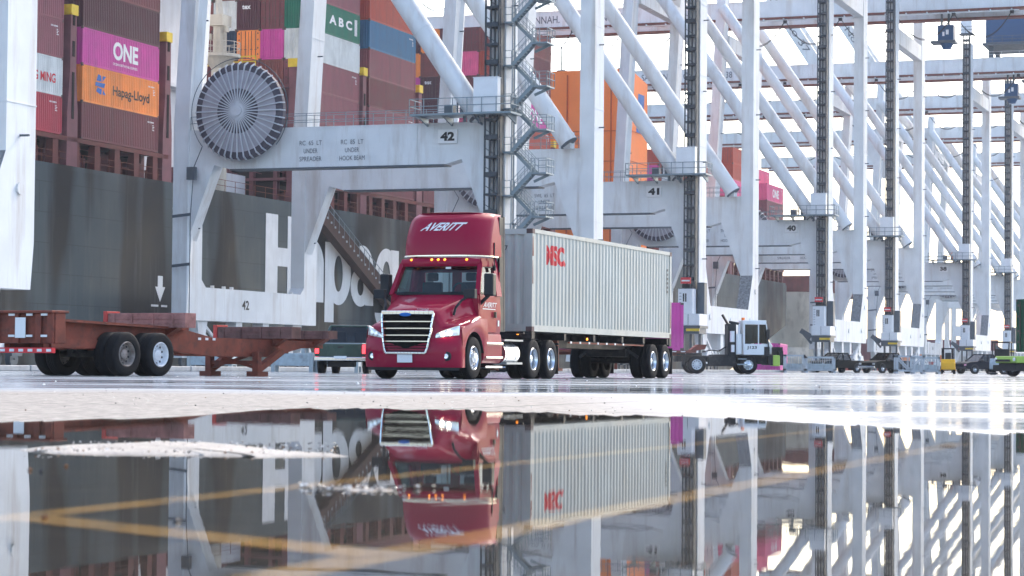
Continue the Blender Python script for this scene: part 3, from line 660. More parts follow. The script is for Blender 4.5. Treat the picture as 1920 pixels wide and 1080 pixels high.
# ================================================================ QUAY CRANES
W_, G_ = 21.7, 26.6
ZT = 56.2
def uframe(y0, lean=0.0):
    out = [(0, ZT), (0, 19), (0, 3.75), (W_ + 2.55, 3.75), (W_ + 2.55, 19), (W_ + 2.55, ZT), (W_, ZT), (W_, 19), (W_, 7.0), (W_ - .7, 6.4), (3.3, 6.4), (2.55, 7.0), (2.55, 19), (2.55, ZT)] if lean else [(0, ZT), (0, 19), (0, 6.0), (.7, 3.75), (W_ + 2.3, 3.75), (W_ + 2.55, 6.0), (W_ + 2.55, 19), (W_ + 2.55, ZT), (W_, ZT), (W_, 19), (W_, 10.2), (W_ - 1.9, 6.5), (4.4, 6.5), (2.55, 10.2), (2.55, 19), (2.55, ZT)]
    mb = MB(); mb.prism(out, 'y', y0 - .65, y0 + .65)
    mb.v = [(x, y - (max(0, z - 19) * lean), z) for x, y, z in mb.v]
    for i, f in enumerate(mb.f):
        c = [sum(mb.v[k][q] for k in f) / len(f) for q in range(3)]
        if len(f) == 4 and abs(c[0] - (W_ - .95)) < .1 and 8 < c[2] < 9: mb.m[i] = 1
    # flange seams and climbing lugs
    yo = y0 - .65
    for z in (12.5, 22, 29, 36, 43):
        for x0 in (0, W_):
            yy = yo - max(0, z - 19) * lean
            mb.box(x0 - .03, x0 + 2.58, yy - .03, yy + 1.33, z, z + .06)
            mb.bar((x0 + 1.2, yy, z - 1.5), (x0 + 1.2, yy - .5, z - 1.5), .1, m=2)
    if not lean:
        for x, z in ((1.2, 8.5), (4.2, 5.4), (12.5, 5.2), (W_ + 1.2, 8.5), (W_ - 1, 5.4)): mb.tube((x, yo, z), (x, yo - .1, z), .3, n=10)
    else:
        for x in (5, 7, 8.4, W_ - 2): mb.box(x, x + .12, yo + .2, yo + .5, 6.4, 6.62)
    return mb
def crane_tree():
    c = thing("quay_crane", "", "crane")
    uframe(0).build("landside_frame", ['crane', 'mottle', 'steel'], c)
    uframe(G_, .05).build("seaside_frame", ['crane', 'mottle', 'steel'], c)
    for x0 in (0.12, W_ + .12):
        mb = MB(); mb.prism([(.65, 18.6), (G_ - .65, 18.6), (G_ - .65, 10.0), (G_ - 2.9, 15.9), (G_ - 4.2, 15.55), (4.2, 15.55), (2.9, 15.9), (.65, 10.0)], 'x', x0, x0 + 1.5)
        mb.box(x0 - .04, x0 + 1.54, 4.3, G_ - 4.3, 15.45, 15.55, 1); mb.box(x0 - .03, x0 + 1.53, .66, G_ - .66, 18.6, 18.68)
        for y in (6.5, 13.2, 20): mb.box(x0 - .03, x0, y, y + .06, 15.56, 18.6)
        pb = mb.build("portal_beam", ['crane', 'steel'], c)
        mb = MB(); mb.railing([(x0, .8, 18.68), (x0, G_ - .8, 18.68)], 1.05, .022, 1.7); mb.railing([(x0 + 1.45, .8, 18.68), (x0 + 1.45, G_ - .8, 18.68)], 1.05, .022, 1.7)
        mb.build("handrail", 'rail', pb)
        xb = x0 - .95 if x0 < 1 else x0 - 1.3
        mb = MB(); mb.tube((xb, 1.2, 19.0), (xb + .4, 24.6, 19 + 23.4 * 1.44), .78, n=20)
        d = Vector((.4, 23.4, 23.4 * 1.44)).normalized(); p = Vector((xb, 1.2, 19.0)); mb.tube(p - d * .02, p + d * .02, .8, n=20, m=1)
        for t in (8, 17, 27): mb.tube(p + d * t, p + d * (t + .12), .81, n=20)
        mb.bar((xb, 1.6, 19.3), (xb + 1.2, 1.6, 19.3), 1.0, 1.4)
        mb.build("brace", ['crane', 'steel'], c, smooth=True)
    # bogies
    for y0 in (0, G_):
        for x0 in (3.2, W_ - .8):
            mb0 = MB()
            mb0.prism([(x0 - .9, 3.75), (x0 + .9, 3.75), (x0 + .55, 2.5), (x0 - .55, 2.5)], 'y', y0 - .42, y0 + .42)
            for s in (-1.9, 1.9):
                mb0.bar((x0, y0, 2.7), (x0 + s, y0, 1.9), .5, .7)
            s = 1 if x0 < 10 else -1
            mb0.bar((x0, y0 - .3, 3.7), (x0 + s * 3.6, y0 - .3, 1.6), .22); mb0.build("equaliser", 'crane', c)
        for x in (9, 14): MB().box(x, x + 1.1, y0 - .5, y0 + .5, 2.2, 3.75).build("sill_locker", 'crane', c)
        for x0 in (3.2, W_ - .8):
            for s in (-1.9, 1.9):
                b = MB().prism([(x0 + s - 1.35, .75), (x0 + s + 1.35, .75), (x0 + s + 1.1, 1.5), (x0 + s + .5, 2.1), (x0 + s - .5, 2.1), (x0 + s - 1.1, 1.5)], 'y', y0 - .38, y0 + .38).box(x0 + s - .45, x0 + s + .45, y0 - .75, y0 - .38, .6, 1.25, 1).build("bogie", ['crane', 'steel'], c)
                for k in (-.7, .7): MB().lathe([(0.05, -.14), (.36, -.14), (.4, -.1), (.4, .1), (.36, .14), (.05, .14)], (x0 + s + k, y0, .45), 'y', 14).build("rail_wheel", 'steel', b)
    # lift mast on the landside leg
    mb = MB()
    for y in (-.52, .52):
        for x in (-1.25, -.2): mb.box(x - .06, x + .06, y - .06, y + .06, 5.5, ZT + 2)
    mb.box(-.72, -.6, -.06, .06, 5.5, ZT + 2); mb.box(-.9, -.15, -.56, -.36, 8, ZT + 1); mb.box(-1.27, -1.2, .12, .2, 6, ZT)
    z = 6.0
    while z < ZT + 1.5:
        h = .16 if int((z - 6) / 1.4 + .5) % 2 else .34
        mb.box(-1.3, -.1, -.55, .55, z, z + .08); mb.box(-1.31, -1.27, -.58, .58, z, z + h)
        mb.bar((-1.25, -.5, z + .1), (-1.25, .5, z + .75), .05)
        z += 1.4
    mb.build("lift_mast", 'mast', c)
    mb = MB().box(-2.5, -.2, -1.3, 1.1, ZT + 1.2, ZT + 1.4); mb.railing([(-2.5, 1.1, ZT + 1.4), (-2.5, -1.3, ZT + 1.4), (-.2, -1.3, ZT + 1.4)], 1.1, .03, 1.0)
    lt = mb.build("mast_platform", 'steel', c); MB().box(-2.0, -.4, -.9, .8, ZT + 1.42, ZT + 4.4).build("hoist_house", 'plate', lt)
    # lift car, base and warning sign
    mb = MB().box(-2.6, -1.35, -.72, .72, 5.55, 7.95).box(-2.62, -2.6, -.12, .02, 6.7, 7.5, 1).box(-2.62, -2.6, .1, .24, 6.7, 7.5, 1).box(-2.64, -1.3, -.76, .76, 7.95, 8.02, 2)
    for i in range(7): mb.box(-2.61, -2.6, .4, .6, 5.7 + i * .3, 5.75 + i * .3, 2)
    mb.build("lift_car", ['plate', 'black', 'steel'], c, bevel=.02)
    mb = MB().box(-2.9, -.1, -1.5, .8, 4.4, 5.52).box(-2.93, -2.9, -.4, -.35, 4.45, 5.5, 1).box(-1.1, -.1, -1.5, -.75, 5.52, 8.6, 2)
    mb.build("lift_base", ['plate', 'steel', 'steel'], c, bevel=.02)
    mb = MB().box(-3.0, -.0, -1.6, .9, 4.15, 4.38).box(-2.9, -.4, -1.5, .8, 3.6, 4.15, 1).bar((-2.5, .9, 4.2), (-2.5, 2.2, 5.0), .3, .6).bar((-2.5, 2.2, 5), (-2.3, .9, 3.4), .2, .3).box(-2.98, -2.9, -1.5, -.2, 3.85, 4.1, 2)
    for y in (-1.2, -.3, .5): mb.box(-1.2, -.9, y, y + .25, .4, 3.6, 1)
    mb.build("lift_platform", ['steel', 'steel', 'yellow'], c)
    sg = MB().box(-2.5, -2.4, -.5, .5, 8.45, 9.05).build("warning_sign", 'signred', c)
    MB().box(-2.52, -2.505, -.4, .4, 8.66, 8.8).build("sign_band", 'white', sg)
    MB().box(-2.4, -1.4, -.4, .4, 8.02, 8.42).build("lift_motor", 'black', c)
    # working platform and cabinet at portal level
    mb = MB().box(-2.3, 0.1, -1.9, 6.2, 19.0, 19.14)
    for y in (-1.5, 1.2, 3.6, 5.6): mb.prism([(-2.2, 19.0), (0.1, 19.0), (0.1, 18.4)], 'y', y, y + .12)
    mb.railing([(0.0, 6.2, 19.14), (-2.3, 6.2, 19.14), (-2.3, -1.9, 19.14), (0.0, -1.9, 19.14)], 1.1, .028, 1.1)
    pl = mb.build("platform", 'rail', c); 
    MB().box(-2.1, -1.4, -.75, 1.15, 19.16, 21.7).box(-2.15, -1.35, -.8, 1.2, 21.7, 21.76).build("control_cabinet", 'plate', pl, bevel=.02)
    mb = MB().box(-1.1, -.1, 1.4, 2.6, 19.15, 20.6).box(-1.0, -.3, 3.2, 3.9, 19.15, 19.9).bar((-.8, 2.9, 19.2), (-.8, 2.9, 20.9), .12); mb.build("winch", 'steel', pl)
    mb = MB().tube((-1.6, 2.0, 18.95), (-1.6, 2.0, 18.5), .14).tube((-1.6, 1.0, 18.9), (-1.6, .8, 18.4), .12); mb.build("floodlight", 'steel', pl)
    # cable reel
    cy, cz = 20.9, 19.9
    mb = MB().lathe([(1.1, -1.5), (3.3, -1.28), (3.75, -1.2), (3.75, -.7), (3.3, -.62), (1.1, -.5)], (0, cy, cz), 'x', 64, 0)
    mb.lathe([(1.75, -1.49), (3.2, -1.33)], (-.035, cy, cz), 'x', 64, 1); mb.lathe([(0.05, -.62), (1.2, -.62)], (-.9, cy, cz), 'x', 32, 0)
    mb.box(-.75, .2, cy - .6, cy + .6, cz - 1.2, cz + .9, 2)
    rl = mb.build("cable_reel", ['reel', 'reel2', 'steel'], c, smooth=True)
    mb = MB()
    for i in range(40):
        t = 2 * math.pi * i / 40; co, sn = math.cos(t), math.sin(t)
        mb.bar((-1.62, cy + .35 * co, cz + .35 * sn), (-1.5, cy + 3.62 * co, cz + 3.62 * sn), .10, .08); mb.bar((-1.5, cy + 3.6 * co, cz + 3.6 * sn), (-1.05, cy + 3.85 * co, cz + 3.85 * sn), .10)
    mb.tube((-1.75, cy, cz), (-1.55, cy, cz), .42, n=16)
    mb.build("reel_spoke", 'spoke', rl)
    mb = MB(); n_ = 22
    arc = [(-1.2, cy + 4.15 * math.cos(R(-40 + i * 130 / n_)), cz + 4.15 * math.sin(R(-40 + i * 130 / n_))) for i in range(n_ + 1)]
    mb.path([(x, 2 * cy - y, z) for x, y, z in arc], .035); mb.path(arc, .03); mb.path([(-1.2, cy + 3.2, cz - 2.7), (-.8, cy + 4.1, cz - 4.2), (-.72, cy + 4.4, cz - 8), (-.72, cy + 4.4, 4)], .04)
    mb.box(-.9, -.5, cy + 4.0, cy + 4.7, cz - 5.2, cz - 4.2); 
    for z in (8.1, 12): mb.bar((-.7, cy + 4.4, z), (-.7, cy + 6.0, z - .15), .1, .22)
    mb.build("cable_guide", 'steel', rl)
    GZ = 2.2
    # twin main girders, deck and trolley rails
    for x0 in (7.4, 15.6):
        mb = MB().box(x0 - .65, x0 + .65, -30, 80, 49.8 + GZ, 52.2 + GZ).box(x0 - .9, x0 + .9, -30, 80, 49.55 + GZ, 49.8 + GZ, 1).box(x0 - .75, x0 + .75, -30, 80, 52.2 + GZ, 52.3 + GZ)
        mb.build("girder", ['crane', 'rust'], c)
    mb = MB()
    y = -28
    while y < 80:
        mb.box(8.1, 14.9, y, y + .6, 50.4 + GZ, 52 + GZ); mb.bar((8.1, y + .3, 50.6 + GZ), (14.9, y + 6, 50.6 + GZ), .3); mb.bar((14.9, y + 6, 50.6 + GZ), (8.1, y + 12.3, 50.6 + GZ), .3); y += 12
    mb.railing([(6.6, -17, 52.3 + GZ), (6.6, 80, 52.3 + GZ)], 1.0, .025, 3.0)
    for y in range(-16, 78, 3): mb.box(6.2, 6.75, y, y + .12, 49.3 + GZ, 49.55 + GZ)
    mb.box(5.9, 6.7, -17, 60, 49.22 + GZ, 49.3 + GZ)
    mb.build("cross_tie", 'crane', c)
    for y in (0, G_ - 1.75):
        MB().box(2.6, W_ - .05, y - .6, y + .6, 46.8, 49.0).build("upper_tie", 'crane', c)
    mb = MB()
    for k in range(9):
        y0 = -16 + k * 8.2
        for off in (0, .14):
            P = [(6.2 + off, y0 + 8.2 * i / 12, 49.2 + GZ - (3.6 + off) * (1 - (2 * i / 12 - 1) ** 2)) for i in range(13)]; mb.path(P, .05, 5)
        mb.box(6.0, 6.5, y0 - .25, y0 + .25, 48.8 + GZ, 49.4 + GZ)
    mb.build("festoon_cable", 'cable', c)
    mb = MB().box(5.6, 17.4, -16.5, -2.3, 57.0, 62.6); mb.box(5.2, 17.8, -17, -1.8, 56.5, 56.9, 1); mb.railing([(5.2, -17, 56.9), (5.2, -1.8, 56.9)], 1.1, .03, 1.6, 1); mb.box(5.4, 17.6, -16.7, -2.1, 62.6, 62.8)
    for x in (7.4, 15.6):
        for y in (-15, -9, -3): mb.box(x - .4, x + .4, y - .4, y + .4, 54.5, 56.5, 1)
    mb.build("machinery_house", ['housblue', 'steel'], c)
    mb = MB().box(9.2, 11.4, -7.3, -5.0, 48.0, 50.2).box(9.0, 11.6, -7.6, -4.0, 47.6, 47.95, 1).bar((10, -6.5, 50.2), (10, -6.5, 52), .3, m=1).bar((10, -5.5, 50.2), (10, -5.5, 52), .3, m=1).box(9.18, 9.2, -6.6, -6.2, 48.8, 49.5, 2).box(9.18, 9.2, -6.0, -5.7, 48.6, 49.2, 2).tube((10.2, -6.2, 47.6), (10.2, -6.2, 46.8), 1.0, .6, n=12)
    mb.build("operator_cabin", ['housblue', 'steel', 'plate'], c)
    return c
base_crane = crane_tree()
CR = [(43, 106.2 - .9403 * W_, "pale grey crane leg cut by the picture edge, over the red chassis"),
      (42, 170.0, "pale grey quay crane with zigzag stairs and the fully seen cable reel"),
      (41, 222.0, "pale grey quay crane standing behind the white terminal tractor, sign on its beam"),
      (40, 278.6, "pale grey quay crane standing behind the two dark pickups"),
      (39, 320.9, "pale grey quay crane beyond the zinc barrier frames, boom lettered and lowered over the ship"),
      (38, 387.3, "pale grey quay crane with an orange clad worker on its platform"),
      (37, 436.5, "pale grey quay crane just clear of the dark green container's edge"),
      (36, 492.0, "hazy quay crane, its lettered boom raised, seen between the legs of nearer cranes"),
      (35, 551.0, "farthest hazy quay crane, its boom lowered, glimpsed between the legs of nearer cranes")]
CT = {}
for i, (num, D, lab) in enumerate(CR):
    t = base_crane if i == 0 else copy_tree(base_crane)
    CT[num] = t
for num in (43, 42, 41, 40):
    for ch in list(CT[num].children):
        if ch.name.startswith('operator_cabin'): bpy.data.objects.remove(ch)
for num, D, lab in CR:
    t = CT[num]; t.location = pos(a_of(D, 59.0), 59.0); t.rotation_euler = (0, 0, ANG)
    tag(t, lab, "crane", "ship to shore cranes along the quay")
    pm = MB().box(-.98 + .9, -.9 + .995, 3.2, 4.75, 17.1, 18.15).build("number_plate", 'white', t)
    text_into(MB(), str(num), lambda u, v: (-.095, 4.55 - u, 17.28 + v), 1.15, .68, .05).build("lettering", 'black', pm)
    text_into(MB(), str(num), lambda u, v: (9.7 + u, G_ - .67, 4.8 + v), 1.3, .76, .02).build("lettering", 'black', t)
    mb = MB()
    lines = (["RC  65  LT", "UNDER", "SPREADER"], ["RC  85  LT", "UNDER", "HOOK BEAM"]) if num in (42, 43) else (["SWL  65  LT", "UNDER", "SPREADER"], ["SWL  85  LT", "UNDER", "HOOK BEAM"])
    for y0, ls in zip((15.4, 11.9), lines):
        for k, s in enumerate(ls):
            wd = .235 * len(s.replace("  ", " ")); text_into(mb, s, lambda u, v: (.085 if False else .09, y0 + wd / 2 - u, 17.25 - k * .62 + v), wd, .36, .0)
    for v in range(len(mb.v)): mb.v[v] = (mb.v[v][0] - .0, mb.v[v][1], mb.v[v][2])
    mb.build("capacity_lettering", 'ghost', t)
    if num in (38, 39): 
        mb = MB(); text_into(mb, "SAVANNAH.  GA.  USA  No " + str(num), lambda u, v: (7.4 - .665, (59.0 if num == 39 else 60.0) - u, 52.6 + v), 17, 1.15, .01)
        for q in range(1): mb.build("boom_lettering", 'ghost', t)
# zigzag stair on crane 42
c42 = CT[42]
mb = MB(); z = 6.6; k = 0
while z < 40:
    y0, y1 = (-1.3, -2.9) if k % 2 == 0 else (-2.9, -1.3)
    x = -.1 if k % 2 == 0 else .75
    for s in (-.36, .36):
        mb.bar((x + s, y0, z), (x + s, y1, z + 1.62), .07, .26)
        for h in (.55, 1.05): mb.bar((x + s, y0, z + h), (x + s, y1, z + 1.62 + h), .035)
        for f in (0, .33, .66, 1): 
            c_ = Vector((x + s, y0, z)).lerp(Vector((x + s, y1, z + 1.62)), f); mb.bar(c_, c_ + Vector((0, 0, 1.05)), .035)
    for i in range(8):
        f = (i + .5) / 8; mb.box(x - .36, x + .36, y0 + (y1 - y0) * f - .12, y0 + (y1 - y0) * f + .12, z + 1.62 * f - .02, z + 1.62 * f + .02)
    zl = z + 1.62
    if k % 2 == 0:
        mb.box(-.6, 1.2, -4.1, -2.9, zl - .1, zl); mb.railing([(-.6, -2.9, zl), (-.6, -4.1, zl), (1.2, -4.1, zl), (1.2, -2.9, zl)], 1.05, .02, .6); mb.bar((.4, -4.0, zl - .1), (.4, -2.8, zl - .6), .1, .2)
    else:
        mb.box(-.6, 1.2, -1.3, -.65, zl - .1, zl); mb.railing([(-.6, -.66, zl), (-.6, -1.3, zl)], 1.05, .02, .6)
    z = zl; k += 1
mb.build("zigzag_stair", 'rail', c42)
mb = MB().tube((-.1, -1.2, 6), (-.1, -1.2, 54), .05).tube((1.6, -.75, 6), (1.6, -.75, 54), .07); mb.build("conduit", 'galv', c42)
# raised booms on cranes 37 and 36
def raised(u, v, off): return
for num, hz in ((37, 39.0), (36, 46.0)):
    hb, dy, dz = 24.5, math.cos(R(57)), math.sin(R(57))
    mb = MB()
    for x0 in (7.4, 15.6):
        mb.bar((x0, hb, hz), (x0, hb + 62 * dy, hz + 62 * dz), 1.3, 2.6)
    for q in range(9):
        mb.bar((8, hb + q * 7 * dy, hz + q * 7 * dz), (15, hb + q * 7 * dy, hz + q * 7 * dz), .5, .9); mb.bar((8, hb + q * 7 * dy, hz + q * 7 * dz), (15, hb + (q + 1) * 7 * dy, hz + (q + 1) * 7 * dz), .3)
    for x0 in (6.4,):
        for h in (1.6, 2.2): mb.bar((x0, hb - h * dz, hz + h * dy), (x0, hb + 60 * dy - h * dz, hz + 60 * dz + h * dy), .12)
    rb = mb.build("raised_boom", 'crane', CT[num])
    mb = MB()
    text_into(mb, "GA. USA No " + str(num), lambda u, v: (6.73, hb + (50 - u) * dy - (v - .6) * dz, hz + (50 - u) * dz + (v - .6) * dy), 20, 1.3, .0).build("boom_lettering", 'ghost', rb)

# worker on crane 38's platform
def person(loc, rz, label, top, legs, parent=None):
    t = thing("person", label, "person", loc, rz)
    me = bpy.data.meshes.new("body"); V = [(0, 0, .95), (0, 0, 1.15), (0, 0, 1.38), (0, 0, 1.5), (0, .01, 1.62), (0, 0.02, 1.72)]
    E = [(0, 1), (1, 2), (2, 3), (3, 4), (4, 5)]; rad = [.15, .14, .16, .06, .095, .08]
    for s in (-1, 1):
        b = len(V); V += [(s * .2, 0, 1.42), (s * .27, .03, 1.15), (s * .24, .2, .98), (s * .24, .27, .94)]; E += [(2, b), (b, b + 1), (b + 1, b + 2), (b + 2, b + 3)]; rad += [.07, .055, .045, .035]
        b = len(V); V += [(s * .1, 0, .88), (s * .11, .03, .5), (s * .11, -.01, .08), (s * .11, .14, .04)]; E += [(0, b), (b, b + 1), (b + 1, b + 2), (b + 2, b + 3)]; rad += [.1, .07, .055, .045]
    me.from_pydata(V, E, []); o = bpy.data.objects.new("body", me); COL.objects.link(o); o.parent = t
    md = o.modifiers.new("skin", 'SKIN'); 
    if not me.skin_vertices: me.attributes
    sv_ = me.skin_vertices[0].data if me.skin_vertices else None
    if sv_:
        for i, r_ in enumerate(rad): sv_[i].radius = (r_, r_)
        sv_[0].use_root = True
    s2 = o.modifiers.new("sub", 'SUBSURF'); s2.levels = 1; s2.render_levels = 2
    me.materials.append(MAT[top])
    MB().lathe([(.01, .13), (.07, .12), (.115, .06), (.125, 0), (.17, -.01)], (0, .02, 1.73), 'z', 14).build("helmet", 'white', t, smooth=True)
    return t
p38 = CT[38]
person(pos(a_of(387.3, 59) - 1.3, 59 + 2.2, 19.14), ANG, "worker in orange clothing and white helmet on a crane platform", 'orangevest', 'orangevest')

# ================================================================ BACKGROUND YARD
k = 0
rnd = random.Random(3)
FCOL = ['pink', 'brick red', 'orange', 'pale grey', 'maroon', 'white', 'steel blue']
for s in range(7):
    for h in range(5):
        if h > 2 + (s * 3) % 3: continue
        cn = rnd.choice(FCOL)
        X = 82 + s * 13.2
        container(0, 0, 0, cn, f"hazy {cn} container far off, {ORD[h]} tier, {['first', 'second', 'third', 'fourth', 'fifth', 'sixth', 'seventh'][s]} distant stack counted from the lift mast", H=2.6, group="far container stacks beyond the cranes", rz=0.0, loc=(X, 560 + (s % 3) * 2, h * 2.62))
for i in range(2):
    t = thing("yard_gantry_crane", ["white rubber tyred gantry crane far off, the one in front of its twin", "white rubber tyred gantry crane far off, partly hidden by its twin"][i], "gantry crane", (101 + i * 30, 520 + i * 30, 0), 0, "far yard gantry cranes")
    mb = MB()
    for x in (0, 17):
        for y in (0, 8): mb.box(x - .5, x + .5, y - .5, y + .5, 1.0, 14.5)
        mb.bar((x, .3, 1.8), (x, 7.8, 8), .3); mb.box(x - .7, x + .7, -1.5, 9.5, .9, 1.7)
    for y in (0, 8): mb.box(-1.5, 18.5, y - .6, y + .6, 14.5, 15.9)
    mb.bar((.5, 0, 2), (6, 0, 14.4), .3)
    mb.build("frame", 'crane', t)
    MB().box(6, 9, 1, 7, 16, 18).build("trolley", 'plate', t); MB().box(-.2, 1.6, -1.5, .4, 8, 10.4).build("cabin", 'plate', t)
    for x in (0, 17):
        for y in (-.6, 8.6): MB().lathe([(.1, -.35), (.75, -.35), (.8, -.2), (.8, .2), (.75, .35), (.1, .35)], (x, y, .8), 'x', 14).build("wheel", 'tyre', t)
# a second vessel's cream bow beyond the black hull
v2 = thing("moored_vessel", "cream hulled vessel with a rounded bow seen past the end of the black hull", "ship", pos(432, 93, -2.2), ANG)
mb = MB()
def bow(u, v):
    t = u * 2 - 1; z = -4 + v * 19
    flare = .45 + .55 * (max(0, z) / 15) ** .8; ww = 9 * flare * abs(t) ** .75 * (1 if t > 0 else -1)
    back = (6.5 * (1 - max(0, z + 4) / 19) + 9 * abs(t) ** 2.2 * 1.4)
    if z < 4: back -= 5.5 * math.exp(-((z - 1.5) / 2.2) ** 2) * (1 - abs(t)) ** .5
    return (432 + back - 6, 99 + ww, z)
mb.grid(bow, 20, 18); mb.build("hull", 'cream', v2, shift=(432, 93, -2.2), smooth=True)
mb = MB()
for i in range(5): mb.box(437 + i * 5, 438 + i * 5, 91.5, 108, 15, 18.5)
mb.box(436, 470, 91.2, 108, 14.9, 15.4); mb.build("deck_frame", 'shipred', v2, shift=(432, 93, -2.2))

# ================================================================ WHEELS AND VEHICLES
def tyre_mb(o, ax, R_=.5, wd=.28, n=36):
    rr = R_ * .57; h = wd / 2
    pr = [(rr, -h * .8), (rr + .03, -h), (R_ * .86, -h * 1.04), (R_ * .965, -h * .9), (R_, -h * .72)]
    for g_ in (-.36, 0, .36): pr += [(R_, h * (g_ - .07)), (R_ - .012, h * (g_ - .05)), (R_ - .012, h * (g_ + .05)), (R_, h * (g_ + .07))]
    pr += [(R_, h * .72), (R_ * .965, h * .9), (R_ * .86, h * 1.04), (rr + .03, h), (rr, h * .8)]
    return MB().lathe(pr, o, ax, n)
def rim_mb(o, ax, R_=.5, wd=.28, sgn=1, deep=True, n=36):
    """sgn: side of the face. deep: rear dual rim dished inward; else a front rim with hub standing out"""
    rr = R_ * .58; h = wd / 2 * sgn; mb = MB(); d = .72 if deep else .25
    pr = [(rr, h * .86), (rr * .93, h * 1.0), (rr * .87, h * .8), (rr * .84, h * (.8 - d) if deep else h * .45), (rr * .6, h * (.7 - d) if deep else h * .6), (rr * .42, h * (.72 - d) if deep else h * .72)]
    pr += [(rr * .40, h * (1.05 - d) if deep else h * 1.2), (rr * .22, h * (1.3 - d) if deep else h * 1.4), (.005, h * (1.32 - d) if deep else h * 1.42)]
    mb.lathe(pr, o, ax, n, 0)
    for i in range(10):
        t = 2 * math.pi * i / 10
        def P(r, q): return (o[0] + r * math.cos(t), o[1] + q, o[2] + r * math.sin(t)) if ax == 'y' else (o[0] + q, o[1] + r * math.cos(t), o[2] + r * math.sin(t))
        q = h * (.7 - d) if deep else h * .62
        mb.tube(P(rr * .52, q - .02 * sgn), P(rr * .52, q + .035 * sgn), .018, n=6, m=0)
        t += math.pi / 10; mb.tube(P(rr * .70, q + .004 * sgn if deep else h * .53), P(rr * .70, q + .012 * sgn if deep else h * .575), .028, n=8, m=1)
    return mb
def wheel(parent, o, ax='y', R_=.5, wd=.28, sgn=1, deep=True, rim='rim', label=None):
    t = tyre_mb(o, ax, R_, wd).build("wheel", 'tyre', parent, smooth=True)
    rim_mb(o, ax, R_, wd, sgn, deep).build("rim", [rim, 'black'], t, smooth=True)
    if label: t['label'] = label
    return t
def clip(n_, z): return n_

# ---------------- tractor unit: local x runs backwards from the container front, -y is the near-right flank (w > 0)
TYAW = math.atan2(11.4, 4.31)
TLOC = (-0.636, 57.73, 0)
trk = thing("semi_truck", "crimson day cab tractor unit with lit headlamp and white roof lettering, pulling a grey container", "truck", TLOC, TYAW)
def T(w_, l, z): return (l, -w_, z)
def lf(w_, z=1.0): return -5.06 + .40 * (abs(w_) / 1.2) ** 2.6 + max(0, z - .95) * .12
def sm(a, b, x): t = max(0, min(1, (x - a) / (b - a))); return t * t * (3 - 2 * t)
def hood_z(w_, v):
    aw = abs(w_); l = v
    hw = .68 + .30 * l; zc = 1.55 + .50 * l ** .8 - .07 * (aw / max(hw, .1)) ** 2 * .9
    zf = 1.27 + .30 * l - .10 * max(0, (aw - .95) / .25) ** 2
    return zc * (1 - sm(hw - .05, hw + .13, aw)) + zf * sm(hw - .05, hw + .13, aw)
NU, NV = 48, 16
mb = MB()
def hood(u, v):
    w_ = (u * 2 - 1) * 1.2
    if v < .3:
        t = v / .3; zt = hood_z(w_, 0) - .03; z = .93 + (zt - .93) * t; return T(w_, lf(w_, z), z)
    t = (v - .3) / .7; l0 = lf(w_, 1.5) + .02; l = l0 + (-3.42 - l0) * t ** 1.15
    z = hood_z(w_, t) - (.03 * (1 - min(1, t * 12)) ** 2); return T(w_, l, z)
mb.grid(hood, NU, 30)
hd = mb.build("hood", 'truck', trk, smooth=True, angle=50)
# fenders with wheel arch
for s in (1, -1):
    mb = MB(); n_ = 26; rows = []
    for i in range(n_ + 1):
        l = -4.66 + (1.62) * i / n_; d = abs(l + 3.85)
        zb = .5 + math.sqrt(max(0, .62 ** 2 - d * d)) if d < .62 else .62
        zb = max(zb, .62); zt = hood_z(1.2, max(0, min(1, (l + 4.66) / 1.24))) + .005
        if l > -3.45: zt = 1.44
        rows.append((l, zb, zt))
    for th in (1.2, 1.17):
        b = len(mb.v)
        vs = []
        for l, zb, zt in rows:
            for q in range(5): 
                f = q / 4; bul = .03 * math.sin(math.pi * f); vs.append(T(s * (th + bul), l, zb + (zt - zb) * f))
        mb.add(vs, [(i * 5 + q, (i + 1) * 5 + q, (i + 1) * 5 + q + 1, i * 5 + q + 1) for i in range(n_) for q in range(4)])
    for i in range(n_):
        a, b2 = rows[i], rows[i + 1]; mb.add([T(s * 1.2, a[0], a[1]), T(s * 1.2, b2[0], b2[1]), T(s * 1.0, b2[0], b2[1]), T(s * 1.0, a[0], a[1])], [(0, 1, 2, 3)], 1)
    mb.build("fender", ['truck', 'plastic'], trk, smooth=True)
# bumper
mb = MB()
def bump(u, v):
    q = u * 2 - 1; z = .27 + .68 * v; off = .10 * math.sin(math.pi * min(1, v * .9 + .08)) ** .6
    if abs(q) > .8:
        k = (abs(q) - .8) / .2; w_ = 1.2 * (1 if q > 0 else -1); l = lf(1.2) + k * .22; return T(w_ * (1 + .03 * off * 10 * (1 - k)), l - off * (1 - k) * .4, z)
    w_ = q / .8 * 1.2; return T(w_, lf(w_) - off - .02, z)
mb.grid(bump, 50, 10)
bmp = mb.build("bumper", 'truck', trk, smooth=True, angle=60)
MB().grid(lambda u, v: T((u * 2 - 1) * 1.16, lf((u * 2 - 1) * 1.16) + .0 - .01, .2 + .1 * v), 30, 1).build("air_dam", 'plastic', trk)
mb = MB().box(0, 0, 0, 0, 0, 0); mb = MB()
mb.add([T(-.19, -5.205, .38), T(.19, -5.205, .38), T(.19, -5.215, .57), T(-.19, -5.215, .57)], [(0, 1, 2, 3)])
lp = mb.build("licence_plate", 'white', trk)
for s in (1, -1):
    mb = MB(); wl = s * .93; l0 = lf(.93) - .10
    mb.lathe([(.005, -.015), (.05, -.02), (.065, -.005), (.065, .06)], (l0 - .012, -wl, .53), 'x', 20, 0); mb.lathe([(.065, -.012), (.11, -.008), (.12, .05)], (l0 - .008, -wl, .53), 'x', 20, 1)
    mb.build("fog_light", ['lens', 'plastic'], trk, smooth=True)
